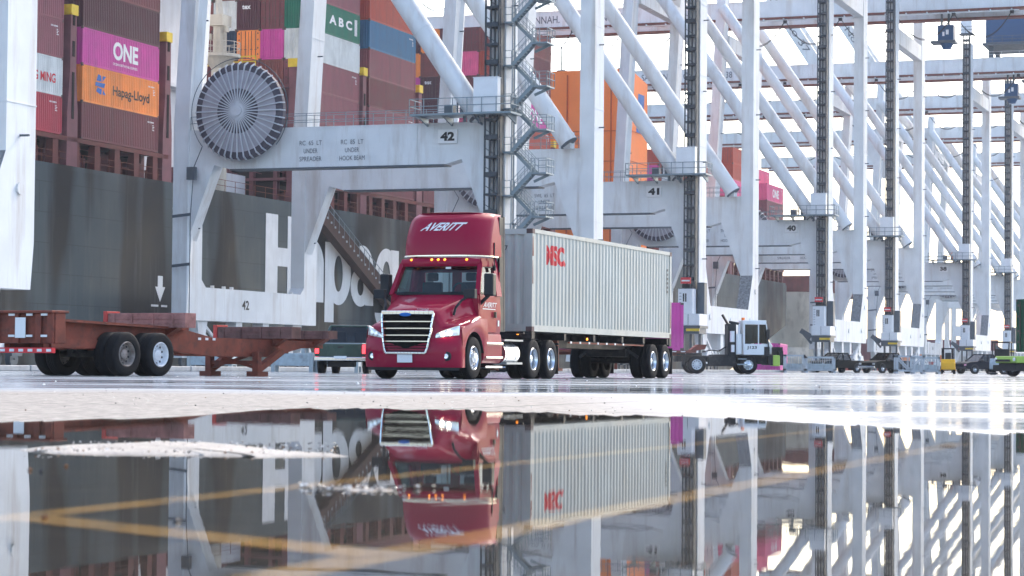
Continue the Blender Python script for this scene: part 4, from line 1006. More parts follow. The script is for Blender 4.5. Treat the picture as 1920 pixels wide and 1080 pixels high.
# grille
MAT['recess'] = M('matt_black_recess', (0.006, 0.006, 0.007), 0.9, var=0, spec=0.05)
def grl(w_, z): return (lf(0, z) - .165 + .12 * (w_ / .66) ** 2)
zt, zb, wt, wb = 1.54, .60, .655, .50
def gpt(u, v, out=0.0):  # u -1..1, v 0..1
    hw = wb + (wt - wb) * min(1, v / .28) if v < .28 else wt; hw = wb + (wt - wb) * v ** .6
    z = zb + (zt - zb) * v; return T(u * hw, grl(u * hw, z) - out, z)
mb = MB().grid(lambda u, v: gpt(u * 2 - 1, v, -.06), 12, 8, 0)
gr = mb.build("grille", 'recess', trk)
mb = MB(); ring = [(-1 + 2 * i / 12, 1) for i in range(13)] + [(1, 1 - i / 8) for i in range(1, 9)] + [(1 - 2 * i / 12, 0) for i in range(1, 13)] + [(-1, i / 8) for i in range(1, 8)]
cp = [Vector(gpt(u, v, .02)) for u, v in ring]; ctr = Vector((0, 0, 1.07))
for i in range(len(cp)):
    a, b = cp[i], cp[(i + 1) % len(cp)]
    top = ring[i][1] > .95 and ring[(i + 1) % len(cp)][1] > .95
    mb.bar(a, b, .045 if not top else .06, .05 if not top else .085)
mb.build("grille_surround", 'chrome', gr, bevel=.012)
for v in (.29, .44, .61, .78):
    mb = MB()
    P = [Vector(gpt(-.97 + 1.94 * i / 12, v, .012)) for i in range(13)]
    for a, b in zip(P[:-1], P[1:]): mb.bar(a, b, .045, .026)
    mb.build("grille_bar", 'chrome', gr)
mb = MB()
for v in (.05, .12, .19, .26):
    P = [Vector(gpt(-.95 + 1.9 * i / 12, v, -.03)) for i in range(13)]
    for a, b in zip(P[:-1], P[1:]): mb.bar(a, b, .03, .02)
mb.build("grille_mesh", 'recess', gr)
mb = MB().lathe([(.005, -.02), (.06, -.018), (.075, 0)], (0, 0, 0), 'x', 20); mb.v = [(x + grl(0, 1.5) - .045, y * 2.0, z * .6 + 1.495) for x, y, z in mb.v]
mb.build("nose_badge", ['logoblue'], gr, smooth=True)
# headlights
for s in (1, -1):
    mb = MB()
    def hl_(u, v):
        w_ = .68 + .48 * u; zlo = .955 + .07 * u; zhi = 1.03 + .22 * u ** .8; z = zlo + (zhi - zlo) * v
        return T(s * w_, lf(w_, z) - .02 - .04 * math.sin(math.pi * u) * math.sin(math.pi * v), z)
    mb.grid(hl_, 14, 6)
    h = mb.build("headlight", 'lens', trk, smooth=True)
    mb = MB(); 
    for u, v in ((.62, .42), (.34, .45)):
        c = hl_(u, v); mb.lathe([(.005, -.035), (.045, -.03), (.06, 0)], (c[0] + .0, c[1], c[2]), 'x', 16)
    mb.build("lamp", 'lit' if s == 1 else 'lens', h, smooth=True)
    mb = MB(); P = [Vector(hl_(.05 + .9 * i / 10, .97)) + Vector((-.012, 0, 0)) for i in range(11)]
    for a, b in zip(P[:-1], P[1:]): mb.bar(a, b, .02, .02)
    mb.build("light_strip", 'lens', h)
# cab
A0, A1 = (1.10, -3.42, 2.03), (1.0, -3.02, 2.75)      # A pillar foot and head (w, l, z)
mb = MB()
def cabside(s):
    out = [(-3.45, 1.0), (-2.0, 1.0), (-2.0, 2.04), (-3.42, 2.04)]
    for wv in ((1.13, 1.10),):
        pass
prof = [(1.06, .95), (1.14, 1.15), (1.15, 1.6), (1.12, 2.04)]
vs = []
for l in (-3.46, -2.8, -2.0):
    vs += [T(w_, l, z) for w_, z in prof] + [T(-w_, l, z) for w_, z in prof[::-1]]
mb.add(vs, [(r * 8 + q, r * 8 + q + 1, (r + 1) * 8 + q + 1, (r + 1) * 8 + q) for r in range(2) for q in (0, 1, 2, 4, 5, 6)] + [(0, 1, 2, 3, 4, 5, 6, 7)])
# back wall with window
def panel(w0, w1, z0, z1, l=-2.0): mb.box(l - .04, l, -w1, -w0, z0, z1)
panel(-1.12, 1.12, .95, 2.12); panel(-1.02, 1.02, 2.6, 2.95); panel(-1.12, -.85, 2.12, 2.6); panel(.85, 1.12, 2.12, 2.6); panel(-.12, .12, 2.12, 2.6)
for s in (1, -1):
    mb.bar(T(s * 1.11, -3.44, 2.0), T(s * 1.0, -3.02, 2.78), .11, .12)
    mb.bar(T(s * 1.12, -2.15, 2.0), T(s * 1.0, -2.15, 2.85), .10, .34, up=(1, 0, 0)); mb.bar(T(s * 1.0, -3.05, 2.77), T(s * 1.0, -2.0, 2.8), .1, .14)
cab = mb.build("cab", 'truck', trk, smooth=True)
# roof and visor lip
mb = MB()
def roof(u, v):
    w_ = (u * 2 - 1) * 1.03; l0 = -3.22 + .16 * (u * 2 - 1) ** 4; aw = abs(u * 2 - 1)
    if v < .35: t = v / .35; return T(w_, l0 + .05 * t - .06 * math.sin(t * 3.14), 2.70 + .22 * t)
    t = (v - .35) / .65; return T(w_, l0 + .05 + t * (-2.0 - l0), 2.92 + .05 * math.sin(t * 1.5) - .05 * aw ** 6)
mb.grid(roof, 24, 14); mb.box(-3.0, -2.0, -1.02, 1.02, 2.72, 2.76)
for s in (1, -1): mb.add([T(s * 1.03, l, z) for l, z in ((-3.06, 2.70), (-2.0, 2.70), (-2.0, 2.93), (-3.02, 2.90))], [(0, 1, 2, 3)])
mb.build("roof", 'truck', trk, smooth=True)
for wv in (-.72, -.17, .0, .17, .72):
    MB().lathe([(.005, -.04), (.02, -.036), (.028, -.01), (.03, .02)], (-3.24 + .16 * wv ** 4, -wv, 2.86), 'x', 12).build("marker_light", 'amber', trk, smooth=True)
# glazing
def ws(u, v):
    q = u * 2 - 1; b = T(q * 1.07, -3.60 + .19 * q * q, 2.03); t = T(q * .98, -3.14 + .13 * q * q, 2.72); return Vector(b).lerp(Vector(t), v)
MB().grid(ws, 16, 6).build("windscreen", 'glass', trk, smooth=True)
for s in (1, -1):
    mb = MB().add([T(s * 1.115, -3.36, 2.06), T(s * 1.125, -2.30, 2.06), T(s * 1.03, -2.30, 2.70), T(s * 1.02, -3.02, 2.70)], [(0, 1, 2, 3)]); mb.build("side_window", 'glass', trk)
    mb = MB(); Q = [T(s * 1.125, -3.33, 2.05), T(s * 1.13, -2.28, 2.05), T(s * 1.035, -2.28, 2.71), T(s * 1.025, -3.0, 2.71)]
    for a, b in zip(Q, Q[1:] + Q[:1]): mb.bar(a, b, .035)
    mb.build("window_seal", 'plastic', trk)
mb = MB(); Q = [ws(0, 0), ws(.5, -.01), ws(1, 0), ws(1, 1), ws(.5, 1.01), ws(0, 1)]
P = [ws(i / 12, 0) for i in range(13)] + [ws(1, i / 4) for i in range(1, 5)] + [ws(1 - i / 12, 1) for i in range(1, 13)] + [ws(0, 1 - i / 4) for i in range(1, 4)]
for a, b in zip(P, P[1:] + P[:1]): mb.bar(a, b, .05, .05)
mb.build("windscreen_seal", 'plastic', trk)
mb = MB()
for s in (-1, 1):
    q0 = ws(.5 + s * .03, .03); q1 = ws(.5 + s * .36, .07); mb.tube(q0 + Vector((-.03, 0, 0)), q1 + Vector((-.03, 0, 0)), .014, n=6)
mb.build("wiper", 'plastic', trk)
mb = MB().add([T(.18, -3.2, 2.64), T(.32, -3.2, 2.64), T(.32, -3.19, 2.69), T(.18, -3.19, 2.69)], [(0, 1, 2, 3)]); mb.build("toll_tag", 'white', trk)
# interior
mb = MB().box(-3.42, -3.2, -1.0, 1.0, 1.6, 2.08).box(-3.5, -2.1, -1.0, 1.0, 1.0, 1.2)
mb.lathe([(.16, .02), (.16, -.02), (.2, -.02), (.2, .02)], (-3.1, -.52, 2.12), 'x', 20, closed=True)
mb.build("dashboard", 'seat', trk)
for wv in (-.5, .52):
    MB().box(-2.85, -2.35, -wv - .25, -wv + .25, 1.4, 1.7).box(-2.45, -2.28, -wv - .25, -wv + .25, 1.6, 2.35).box(-2.42, -2.3, -wv - .14, -wv + .14, 2.38, 2.58).build("seat", 'seat', trk, bevel=.04)
# roof fairing
def ff(w_, z):
    zz = (z - 2.97) / 1.05; base = -3.20 + .42 * zz ** 2.2; return base + (.55) * (abs(w_) / 1.12) ** 4.5
def fair(u, v):
    # u sweeps plan from back-left round the front to back-right; v is height
    z = 2.97 + 1.05 * min(1, v / .8) if v < .8 else 4.02
    hw = 1.12 - .05 * min(1, v / .8) ** 2; q = u * 2 - 1
    if v > .8:
        k = (v - .8) / .2; hw *= (1 - k * .985)
    if abs(q) > .62:
        k2 = (abs(q) - .62) / .38; sg = 1 if q > 0 else -1; w_ = hw * sg; l0 = ff(1.12, z); l = l0 + k2 * (-1.92 - l0)
    else:
        w_ = hw * q / .62; l = ff(1.12 * q / .62, z)
    if v > .8:
        k = (v - .8) / .2; l = l + (-2.15 - l) * k * .98; z = 4.02 + .05 * math.sin(k * 1.57)
    else:
        rr_ = max(0, (v / .8 - .82) / .18); l += .16 * rr_ ** 2; 
        if abs(q) > .5: w_ *= 1 - .035 * rr_ ** 2
    return T(w_, l, z)
mb = MB().grid(fair, 60, 34)
fa = mb.build("roof_fairing", 'truck', trk, smooth=True, angle=60)
mb = MB(); P = [Vector(fair(.06 + .88 * i / 40, 0)) for i in range(41)]
for a, b in zip(P[:-1], P[1:]): mb.bar(a + Vector((-.01, 0, -.01)), b + Vector((-.01, 0, -.01)), .04, .03)
mb.build("trim_strip", 'chrome', fa)
text_into(MB(), "AVERITT", lambda u, v: T(-.56 + u, ff(-.56 + u, 3.57 + v) - .008, 3.57 + v), 1.02, .2, .028, .9).build("lettering", 'white', fa)
for s in (1, -1):
    mb = MB().box(-2.02, -1.72, -.03, .03, 1.15, 3.95, 0).box(-1.76, -1.66, -.035, .035, 1.15, 3.98, 1)
    mb.v = [(x, y - s * (1.10 - max(0, z - 3.4) * .05), z) for x, y, z in mb.v]; mb.build("side_extender", ['plastic', 'plastic'], trk, bevel=.012)
MB().box(-1.95, -1.7, -1.0, 1.0, 3.9, 3.96).build("extender_bridge", 'plastic', trk)
MB().tube(T(1.13, -2.42, 3.3), T(1.13, -2.42, 2.7), .015).tube(T(1.13, -2.42, 2.75), T(1.13, -2.42, 2.62), .04).build("antenna", 'plastic', trk)
# doors with lettering
for s in (1, -1):
    mb = MB(); wd = lambda z: s * (1.155 - .02 * max(0, z - 1.6))
    pts = [(-3.28, 1.12), (-2.32, 1.12), (-2.30, 2.0), (-3.38, 2.0), (-3.4, 1.6)]
    mb.add([T(wd(z), l, z) for l, z in pts] + [T(wd(z) - s * .03, l, z) for l, z in pts], [(0, 1, 2, 3, 4), (0, 5, 6, 1), (1, 6, 7, 2), (2, 7, 8, 3), (3, 8, 9, 4), (4, 9, 5, 0)])
    d_ = mb.build("door", 'truck', trk, bevel=.01)
    MB().bar(T(s * 1.19, -2.5, 1.55), T(s * 1.19, -2.42, 1.55), .04, .14).build("handle", 'plastic', d_)
    if s == 1:
        text_into(MB(), "AVERITT", lambda u, v: T(1.165, -3.2 + u, 1.72 + v), .82, .12, .01, .6).build("lettering", 'white', d_)
        MB().add([T(1.165, -3.25, 1.69), T(1.165, -2.4, 1.69), T(1.165, -2.4, 1.67), T(1.165, -3.25, 1.67)], [(0, 1, 2, 3)]).build("stripe", 'white', d_)
        MB().add([T(1.158, -2.22, 1.28), T(1.158, -2.12, 1.28), T(1.158, -2.12, 1.42), T(1.158, -2.22, 1.42)], [(0, 1, 2, 3)]).build("notice", 'white', d_)
text_into(MB(), "DETROIT", lambda u, v: T(.15 + u, lf(.3, 1.5) + .12, 1.585 + v), .3, .05, .01).build("hood_lettering", 'plate', trk)
# mirrors
for s in (1, -1):
    mb = MB().box(-3.40, -3.16, -.12, .12, 1.98, 2.52); mb.v = [(x, y - s * (1.36 if s == 1 else 1.34), z) for x, y, z in mb.v]
    mb.bar(T(s * 1.1, -3.3, 1.78), T(s * 1.36, -3.3, 2.02), .07, .09)
    mb.build("mirror", 'plastic', trk, bevel=.05)
    mb = MB().box(-4.12, -3.95, -.14, .14, 1.90, 2.12); mb.v = [(x, y - s * 1.16, z) for x, y, z in mb.v]
    mb.path([T(s * 1.12, -4.02, 1.95), T(s * .98, -4.12, 1.86), T(s * .90, -4.3, 1.68), T(s * .88, -4.38, 1.50)], .032, 8)
    mb.build("hood_mirror", 'plastic', trk, bevel=.04)
# steps, tank fairings, tanks
for s in (1, -1):
    mb = MB(); pr = [(.98, 1.12), (1.14, 1.08), (1.18, .8), (1.17, .5), (1.10, .38), (.9, .36)]
    vs = [T(s * w_, l, z) for l in (-3.18, -1.95) for w_, z in pr]; n_ = len(pr)
    mb.add(vs, [(i, i + 1, n_ + i + 1, n_ + i) for i in range(n_ - 1)] + [tuple(range(n_)), tuple(range(2 * n_ - 1, n_ - 1, -1))])
    sf = mb.build("step_fairing", 'truck', trk, bevel=.02)
    for z, wv in ((.86, 1.15), (.52, 1.14), (.29, 1.12)): MB().box(-3.1, -2.0, -s * wv - .08, -s * wv + .08, z - .025, z + .025).build("step", 'chrome', sf, bevel=.01)
    mb = MB().tube(T(s * .92, -1.75, .62), T(s * .92, -.75, .62), .27, n=24); 
    for l in (-1.6, -1.0): mb.tube(T(s * .92, l, .62), T(s * .92, l + .06, .62), .278, n=24)
    mb.build("fuel_tank", 'rim', trk, smooth=True)
    MB().box(-1.85, -.55, -s * 1.0 - .2, -s * 1.0 + .2, .93, .97).box(-1.7, -.6, -s * 1.1 - .1, -s * 1.1 + .1, .36, .41).build("deck_plate", 'galv', trk)
    MB().bar(T(s * .75, -.50, 1.15), T(s * 1.2, -.5, 1.15), .06).box(1.98, 2.0, -s * .95 - .28, -s * .95 + .28, .12, .85).bar(T(s * .6, 2.0, .9), T(s * 1.24, 2.0, .9), .05).build("mud_flap", 'plastic', trk)
mb = MB()
for s in (1, -1): mb.box(-4.9, 2.05, -s * .43 - .05, -s * .43 + .05, .75, 1.02)
for l in (-3.85, .17, 1.46): mb.tube(T(-1.0, l, .5), T(1.0, l, .5), .09, n=10); mb.box(l - .22, l + .22, -.22, .22, .3, .72)
mb.box(-5.0, -3.4, -.5, .5, .45, 1.1); mb.box(.3, 1.3, -.5, .5, 1.03, 1.16); mb.box(-1.9, -.6, -.8, .8, .62, .98); mb.box(.0, 1.9, -.85, .85, .5, .9)
mb.build("chassis_frame", 'chassis', trk)
MB().tube((-1.62, .55, 1.0), (-1.62, .55, 2.0), .09, n=12).build("exhaust", 'chrome', trk)
for i_ in range(3):
    P = [(-1.9 + 2.2 * k / 10, -.15 + i_ * .13, 1.75 - .35 * math.sin(math.pi * k / 10)) for k in range(11)]; MB().path(P, .015, 5).build("air_line", ['signred', 'logoblue', 'black'][i_], trk)
for s in (1, -1):
    wheel(trk, T(s * 1.06, -3.85, .5), 'y', .5, .29, -s, False)
    for l in (.17, 1.46): wheel(trk, T(s * 1.09, l, .5), 'y', .5, .28, -s, True); wheel(trk, T(s * .76, l, .5), 'y', .5, .28, -s, True)

# ---------------- container chassis
ch = thing("container_chassis", "black skeletal trailer under the pale grey container", "trailer", (pos(0, 0)[0] + TLOC[0] + 6 * math.cos(TYAW), TLOC[1] + 6 * math.sin(TYAW), 0), TYAW)
CS = (6, 0, 0)
mb = MB()
for s in (1, -1): mb.prism([(0.05, 1.19), (12.2, 1.19), (12.2, .82), (3.0, .82), (2.4, 1.0), (.05, 1.0)], 'y', -s * .48 - .06, -s * .48 + .06)
for l in (.1, 2.6, 5, 7.5, 9.5, 11.9): mb.box(l - .08, l + .08, -1.2, 1.2, 1.0, 1.18)
mb.box(0, .22, -1.22, 1.22, 1.02, 1.19); mb.box(12.0, 12.2, -1.22, 1.22, .95, 1.19)
mb.box(12.15, 12.22, -1.2, 1.2, .5, .62)
for s in (1, -1):
    for l in (9.8, 12.0): mb.bar((l, -s * .48, .9), (l + .1, -s * .9, .6), .08)
mb.box(9.6, 12.3, -.6, .6, .62, .85)
for l in (10.4, 11.64): mb.tube(T(-1.05, l, .5), T(1.05, l, .5), .08)
mb.build("frame", 'chassis', ch, shift=CS)
mb = MB()
for s in (1, -1): mb.box(3.0, 9.6, -s * 1.15 - .02, -s * 1.15 + .02, .93, .97)
for s in (1, -1): mb.bar(T(s * .9, 2.7, 1.0), T(s * .9, 2.7, .25), .14); mb.box(2.55, 2.85, -s * .9 - .15, -s * .9 + .15, .2, .27)
mb.bar(T(-.9, 2.7, .6), T(.9, 2.7, .6), .09)
mb.build("landing_gear", 'rust', ch, shift=CS)
for k in range(7):
    MB().box(3.1 + k * .75, 3.22 + k * .75, -1.175, -1.17, .93, .985).build("reflector", 'white', ch, shift=CS)
for l, z, wv in ((-.02, 1.14, .85), (4.4, 1.06, 1.2)): MB().lathe([(.005, -.02), (.035, -.01), (.035, .02)], T(wv, l, z), 'y' if l > 1 else 'x', 10).build("marker_light", 'amber', ch, shift=CS)
for s in (1, -1):
    MB().box(12.35, 12.37, -s * .93 - .28, -s * .93 + .28, .12, .9).build("mud_flap", 'plastic', ch, shift=CS)
    for l in (10.4, 11.64):
        for wv in (1.09, .76): wheel(ch, (l - 6, -s * wv, .5), 'y', .5, .28, -s, True)
MB().box(12.23, 12.25, -1.15, 1.15, .5, .6).build("light_bar", 'signred', ch, shift=CS)
# its container
cx = Matrix.Rotation(TYAW, 4, 'Z') @ Vector((0, -1.22, 0))
msc = container(0, 0, 0, 'pale grey', "weathered pale grey corrugated container with red lettering, riding on the black trailer", H=2.59, group="lone", rz=TYAW, loc=(TLOC[0] + cx.x, TLOC[1] + cx.y, 1.2))
del msc['group']
def conform(s, x0, z0, wid, h, mat, bold=.05, parent=None):
    mb = text_into(MB(), s, lambda u, v: (x0 + u, 0, z0 + v), wid, h, bold); me = bpy.data.meshes.new("lettering"); me.from_pydata(mb.v, [], mb.f); bm = bmesh.new(); bm.from_mesh(me)
    x = .16
    while x < x0 + wid + .3:
        for f in (.26, .5, .76, 1.0):
            xx = x + f * .278
            if x0 < xx < x0 + wid: bmesh.ops.bisect_plane(bm, geom=bm.verts[:] + bm.edges[:] + bm.faces[:], plane_co=(xx, 0, 0), plane_no=(1, 0, 0))
        x += .278
    for v in bm.verts: v.co.y = .012 + corr(v.co.x - .16, .278, .025) - .004
    bm.to_mesh(me); bm.free(); me.materials.append(MAT[mat]); o = bpy.data.objects.new("lettering", me); COL.objects.link(o); o.parent = parent; return o
conform("MSC.", 1.08, 1.72, 1.53, .52, 'red', .05, msc)
mb = MB()
for k, s in enumerate("7511"): text_into(mb, s, lambda u, v: (.012, .75 + k * .22 - u + .1 - .1, 2.05 + v), .08, .12, .01)
mb.v = [(x, 1.55 - (y - .75) if False else y, z) for x, y, z in mb.v]; mb.build("serial_number", 'black', msc)
MB().add([(.4, .03, .35), (.52, .03, .35), (.46, .03, .52)], [(0, 1, 2)]).build("warning_label", 'yellow', msc)
mb = MB()
for i in range(6): mb.add([(11.75, .006, 2.0 - i * .13), (11.85, .006, 2.0 - i * .13), (11.85, .006, 2.07 - i * .13), (11.75, .006, 2.07 - i * .13)], [(0, 1, 2, 3)])
mb.build("serial_mark", 'black', msc)
mb = MB()
for x0, z0, w0, h0 in ((0.005, 1.9, .1, .5), (0.02, 1.2, .07, .6), (12.06, .3, .09, .8)): mb.add([(x0, -.002, z0), (x0 + w0, -.002, z0), (x0 + w0 * .6, -.002, z0 + h0), (x0 + w0 * .2, -.002, z0 + h0)], [(0, 1, 2, 3)])
mb.build("rust_patch", 'rust', msc)

# ---------------- brown-red terminal chassis
CYAW = math.radians(90 - 29)
rc = thing("terminal_chassis", "brown red empty container chassis with twin rear axles parked beside the truck", "trailer", (-9.5, 55.0, 0), CYAW)
# local x forwards (away to the upper right), y to the left; right flank at y = -1.2
mb = MB()
for s in (.5, -.5):
    mb.prism([(-3.4, .62), (-1.2, .62), (-.9, .72), (3.1, .5), (5.6, .5), (7.0, .75), (8.0, .75), (8.0, .93), (3.0, .97), (1.8, 1.16), (-3.4, 1.3)], 'y', s - .08, s + .08)
    mb.box(-3.4, 8.0, s - .16, s + .16, 1.1, 1.13) if False else None
for x in (-2.6, -1.2, 1.0, 2.2, 3.6, 5.0, 6.5): mb.box(x - .1, x + .1, -.42, .42, .6, .92)
mb.prism([(-3.4, 1.32), (1.8, 1.19), (1.8, 1.13), (-3.4, 1.26)], 'y', -.75, .75)
mb.box(-1.0, 1.9, -.45, .45, .52, .8)
for s in (1, -1): mb.bar((-3.2, s * .6, .75), (1.6, s * .6, .72), .1, .2)
mb.build("frame", 'rust', rc)
mb = MB().box(-3.75, -3.4, -1.22, 1.22, .74, 1.42, 0)
for y in (-1.2, -.85, -.2, .4, 1.0): mb.box(-3.82, -3.75, y, y + .17, .74, 1.42, 0)
mb.box(-3.9, -3.3, -1.24, 1.24, 1.42, 1.48, 0)
rb_ = mb.build("rear_bolster", ['rust'], rc, bevel=.015)
mb = MB().box(-3.86, -3.74, -1.22, 1.22, .52, .64, 0)
for k in range(9): mb.box(-3.875, -3.86, -1.2 + k * .27, -1.07 + k * .27, .55, .61, 1)
mb.build("rear_guard", ['signred', 'white'], rc)
for y in (-1.05, -.62, -.1, .5):
    for z in (.88, 1.36): MB().box(-3.84, -3.825, y, y + .18, z, z + .05).build("reflector", 'white', rb_)
MB().box(-3.84, -3.825, .0 - .42, -.10 - .02, .86, 1.32).build("notice_plate", 'white', rb_)
def bols(x, top, h, mat, y0=-1.25, y1=1.25, red=True):
    mb = MB().box(x - .22, x + .22, y0, y1 - .12, top - h, top, 0).box(x - .25, x + .25, y1 - .12, y1, top - h - .03, top + .05, 1)
    for y in (-.9, -.3, .35, .9): mb.box(x - .245, x - .22, y, y + .05, top - h, top, 0)
    mb.box(x - .235, x - .22, y0 + .1, y1 - .3, top - h * .42, top - h * .36, 0); mb.box(x - .235, x - .22, y0 + .1, y1 - .3, top - h * .75, top - h * .7, 0)
    mb.build("bolster", [mat, 'redpaint'], rc, bevel=.02)
    mb = MB().prism([(-.95, top - h), (.95, top - h), (.5, top - h - .25), (-.5, top - h - .25)], 'x', x - .12, x + .12); mb.build("gusset", 'rust', rc)
bols(1.2, 1.54, .36, 'rustpale'); bols(5.75, 1.29, .31, 'bolster'); bols(7.7, 1.22, .22, 'bolster', -1.1, 1.1)
for x in (-1.15, .13):
    for s in (1, -1):
        for wv in (1.06, .72):
            wheel(rc, (x, s * wv, .52), 'y', .52, .29, s, True, 'rimwhite' if x > 0 else 'rimrust')
mb = MB()
for x in (-1.15, .13): mb.tube((x, -1, .52), (x, 1, .52), .08); mb.box(x - .1, x + .1, -.5, .5, .45, .7)
for y in (-.15, .15): mb.tube((-1.6, y, .62), (-1.45, y, .62), .1, n=14)
mb.build("axle", 'chassis', rc)
for s in (.75, -.75):
    mb = MB().bar((4.7, s, .62), (4.7, s, .12), .17).bar((4.7, s, .15), (5.8, s, .66), .16).box(4.5, 4.95, s - .18, s + .18, 0, .12); mb.build("landing_leg", 'rust', rc)
MB().bar((4.7, -.75, .35), (4.7, .75, .35), .1).bar((4.7, -.75, .6), (4.7, .75, .2), .07).bar((4.7, .75, .6), (4.7, -.75, .2), .07).build("cross_brace", 'rust', rc)
for k in range(3): MB().box(2.4 + k * .3, 2.52 + k * .3, -.59, -.585, .9, .96).build("reflector", 'white', rc)

# ---------------- pickups
def pickup(label, loc, yaw, paint, group=None, tail=True):
    t = thing("pickup_truck", label, "pickup", loc, yaw, group)      # local +x = front
    mb = MB(); n_ = 0
    prof = [(-2.8, .55), (-2.8, 1.02), (-2.75, 1.08), (-.95, 1.10), (-.95, 1.12), (1.15, 1.12), (2.45, 1.02), (2.75, .92), (2.8, .5), (2.3, .42), (-2.3, .42)]
    mb.prism(prof, 'y', -.93, .93); 
    b = mb.build("body", [paint], t, bevel=.07)
    mb = MB(); lo = [(-.95, -.86), (1.25, -.86), (1.25, .86), (-.95, .86)]; hi = [(-.72, -.68), (.42, -.68), (.42, .68), (-.72, .68)]
    mb.add([(x, y, 1.1) for x, y in lo] + [(x, y, 1.74) for x, y in hi], [(0, 1, 5, 4), (1, 2, 6, 5), (2, 3, 7, 6), (3, 0, 4, 7)], 0)
    gl = mb.build("window", ['dglass'], t)
    mb = MB().box(-.76, .46, -.7, .7, 1.72, 1.79)
    for (x, y), (x2, y2) in zip(lo, hi): mb.bar((x, y, 1.1), (x2, y2, 1.74), .09)
    for s in (1, -1): mb.bar((.1, s * .87, 1.1), (.0, s * .69, 1.74), .08)
    mb.box(-.9, 1.1, -.8, .8, .9, 1.14, 0); mb.build("cab", [paint], t, bevel=.02)
    mb = MB().box(-.3, -.1, -.6, -.15, 1.1, 1.55).box(-.3, -.1, .15, .6, 1.1, 1.55); mb.build("seat", 'seat', t, bevel=.04)
    mb = MB().box(-2.72, -1.05, -.78, .78, 1.075, 1.11, 0); mb.build("bed", 'chassis' if not tail else 'galv', t)
    tg = MB().box(-2.83, -2.79, -.76, .76, .62, 1.06).box(-2.845, -2.83, -.1, .1, .92, .98, 1).build("tailgate", [paint, 'black'], t, bevel=.012)
    MB().box(-2.98, -2.8, -.94, .94, .46, .6).box(-3.0, -2.9, -.25, .22, .53, .63, 1).build("rear_bumper", ['chrome' if tail else 'plastic', 'white'], t, bevel=.02)
    MB().box(2.72, 2.9, -.92, .92, .42, .62).build("front_bumper", 'chrome' if tail else 'plastic', t, bevel=.03)
    for s in (1, -1):
        MB().box(-2.84, -2.7, s * .86 - .07, s * .86 + .07, .72, 1.04).build("tail_light", 'taillit' if tail else 'signred', t, bevel=.02)
        MB().box(2.68, 2.79, s * .75 - .14, s * .75 + .14, .72, .88).build("headlight", 'lens', t, bevel=.02)
        MB().box(.85, 1.02, s * 1.05 - .1, s * 1.05 + .1, 1.1, 1.28).build("mirror", 'plastic', t, bevel=.03)
        for x in (1.75, -1.75):
            wheel(t, (x, s * .83, .38), 'y', .385, .26, s, False)
            mb = MB(); mb.lathe([(.40, -.02), (.47, -.02), (.47, .01), (.40, .01)], (x, s * .93, .40), 'y', 24, closed=True); mb.build("arch_trim", 'plastic', t)
    mb = MB().tube((-2.5, -.5, .3), (-2.5, .5, .3), .06).box(-2.6, -2.2, -.5, .5, .25, .42).tube((-2.9, .55, .36), (-2.2, .55, .36), .035); mb.build("exhaust", 'black', t)
    return t
pickup("dark green pickup with glowing tail lamps, seen from behind", (-6.0, 85.3, 0), R(86), 'green')
GP = None
pickup("black four wheel pickup parked behind the zinc barrier, cab in full view", (33.0, 200, 0), R(222), 'olive')
pickup("black pickup half hidden by the other black pickup beside it", (29.0, 203, 0), R(222), 'olive')
pickup("navy pickup parked beside the yellow forklift", (42.6, 206, 0), R(212), 'navycar', None, False)

# ---------------- terminal tractor and its trailer
yt = thing("terminal_tractor", "white cab terminal tractor numbered on its door, with its exhaust stack towards the grey container", "tractor", (11.9, 125.5, 0), R(4))
def yx(mb_):
    mb_.v = [(.72 + (x + .75) * .78, y, z) for x, y, z in mb_.v]; return mb_
mb = MB(); mb.prism([(-.75, 1.05), (1.0, 1.05), (1.02, 1.65), (-.75, 1.65)], 'y', -1.1, .55); mb.box(-.78, .85, -1.1, .55, 2.72, 2.95)
for x, x2 in ((-.7, -.7), (.30, .30), (.98, .85)):
    for y in (-1.06, .51): mb.bar((x, y, 1.6), (x2, y, 2.75), .09)
mb.box(-.78, -.72, -1.1, .55, 1.6, 2.75)
yx(mb).build("cab", 'vwhite', yt, bevel=.03)
mb = MB().box(-.66, .26, -1.085, -1.08, 1.68, 2.7).box(.34, .92, -1.085, -1.08, 1.68, 2.7); mb.add([(1.0, -1.0, 1.66), (1.0, .5, 1.66), (.87, .5, 2.72), (.87, -1.0, 2.72)], [(0, 1, 2, 3)]); yx(mb).build("window", 'dglass', yt)
mb = MB().box(-.55, -.1, -.7, -.2, 1.5, 1.7).box(-.6, -.45, -.7, -.2, 1.6, 2.4); yx(mb).build("seat", 'seat', yt, bevel=.03)
text_into(MB(), "J123", lambda u, v: (.9 + u, -1.105, 1.34 + v), .55, .2, .03).build("lettering", 'black', yt)
mb = MB().box(-2.9, 2.3, -.55, .55, .65, 1.0).box(-1.2, .3, -1.1, -.6, .42, .95).prism([(-2.9, 1.0), (-1.5, 1.0), (-1.5, 1.15), (-2.9, 1.08)], 'y', -.6, .6).box(.4, 2.3, -.7, .7, .55, 1.05).box(2.1, 2.35, -1.05, 1.05, .5, 1.1).box(-.9, 2.3, -1.12, 1.0, .98, 1.06)
for x in (-2.6, -1.0): mb.box(x, x + .1, -1.1, -.5, .5, 1.0)
mb.build("chassis_frame", 'chassis', yt, bevel=.02)
mb = MB().box(1.85, 2.15, -1.13, -1.1, 1.05, 1.5).bar((2.1, -1.15, 1.3), (2.0, -1.25, 2.1), .06).box(1.95, 2.1, -1.35, -1.2, 1.9, 2.45); mb.build("mirror", 'plastic', yt)
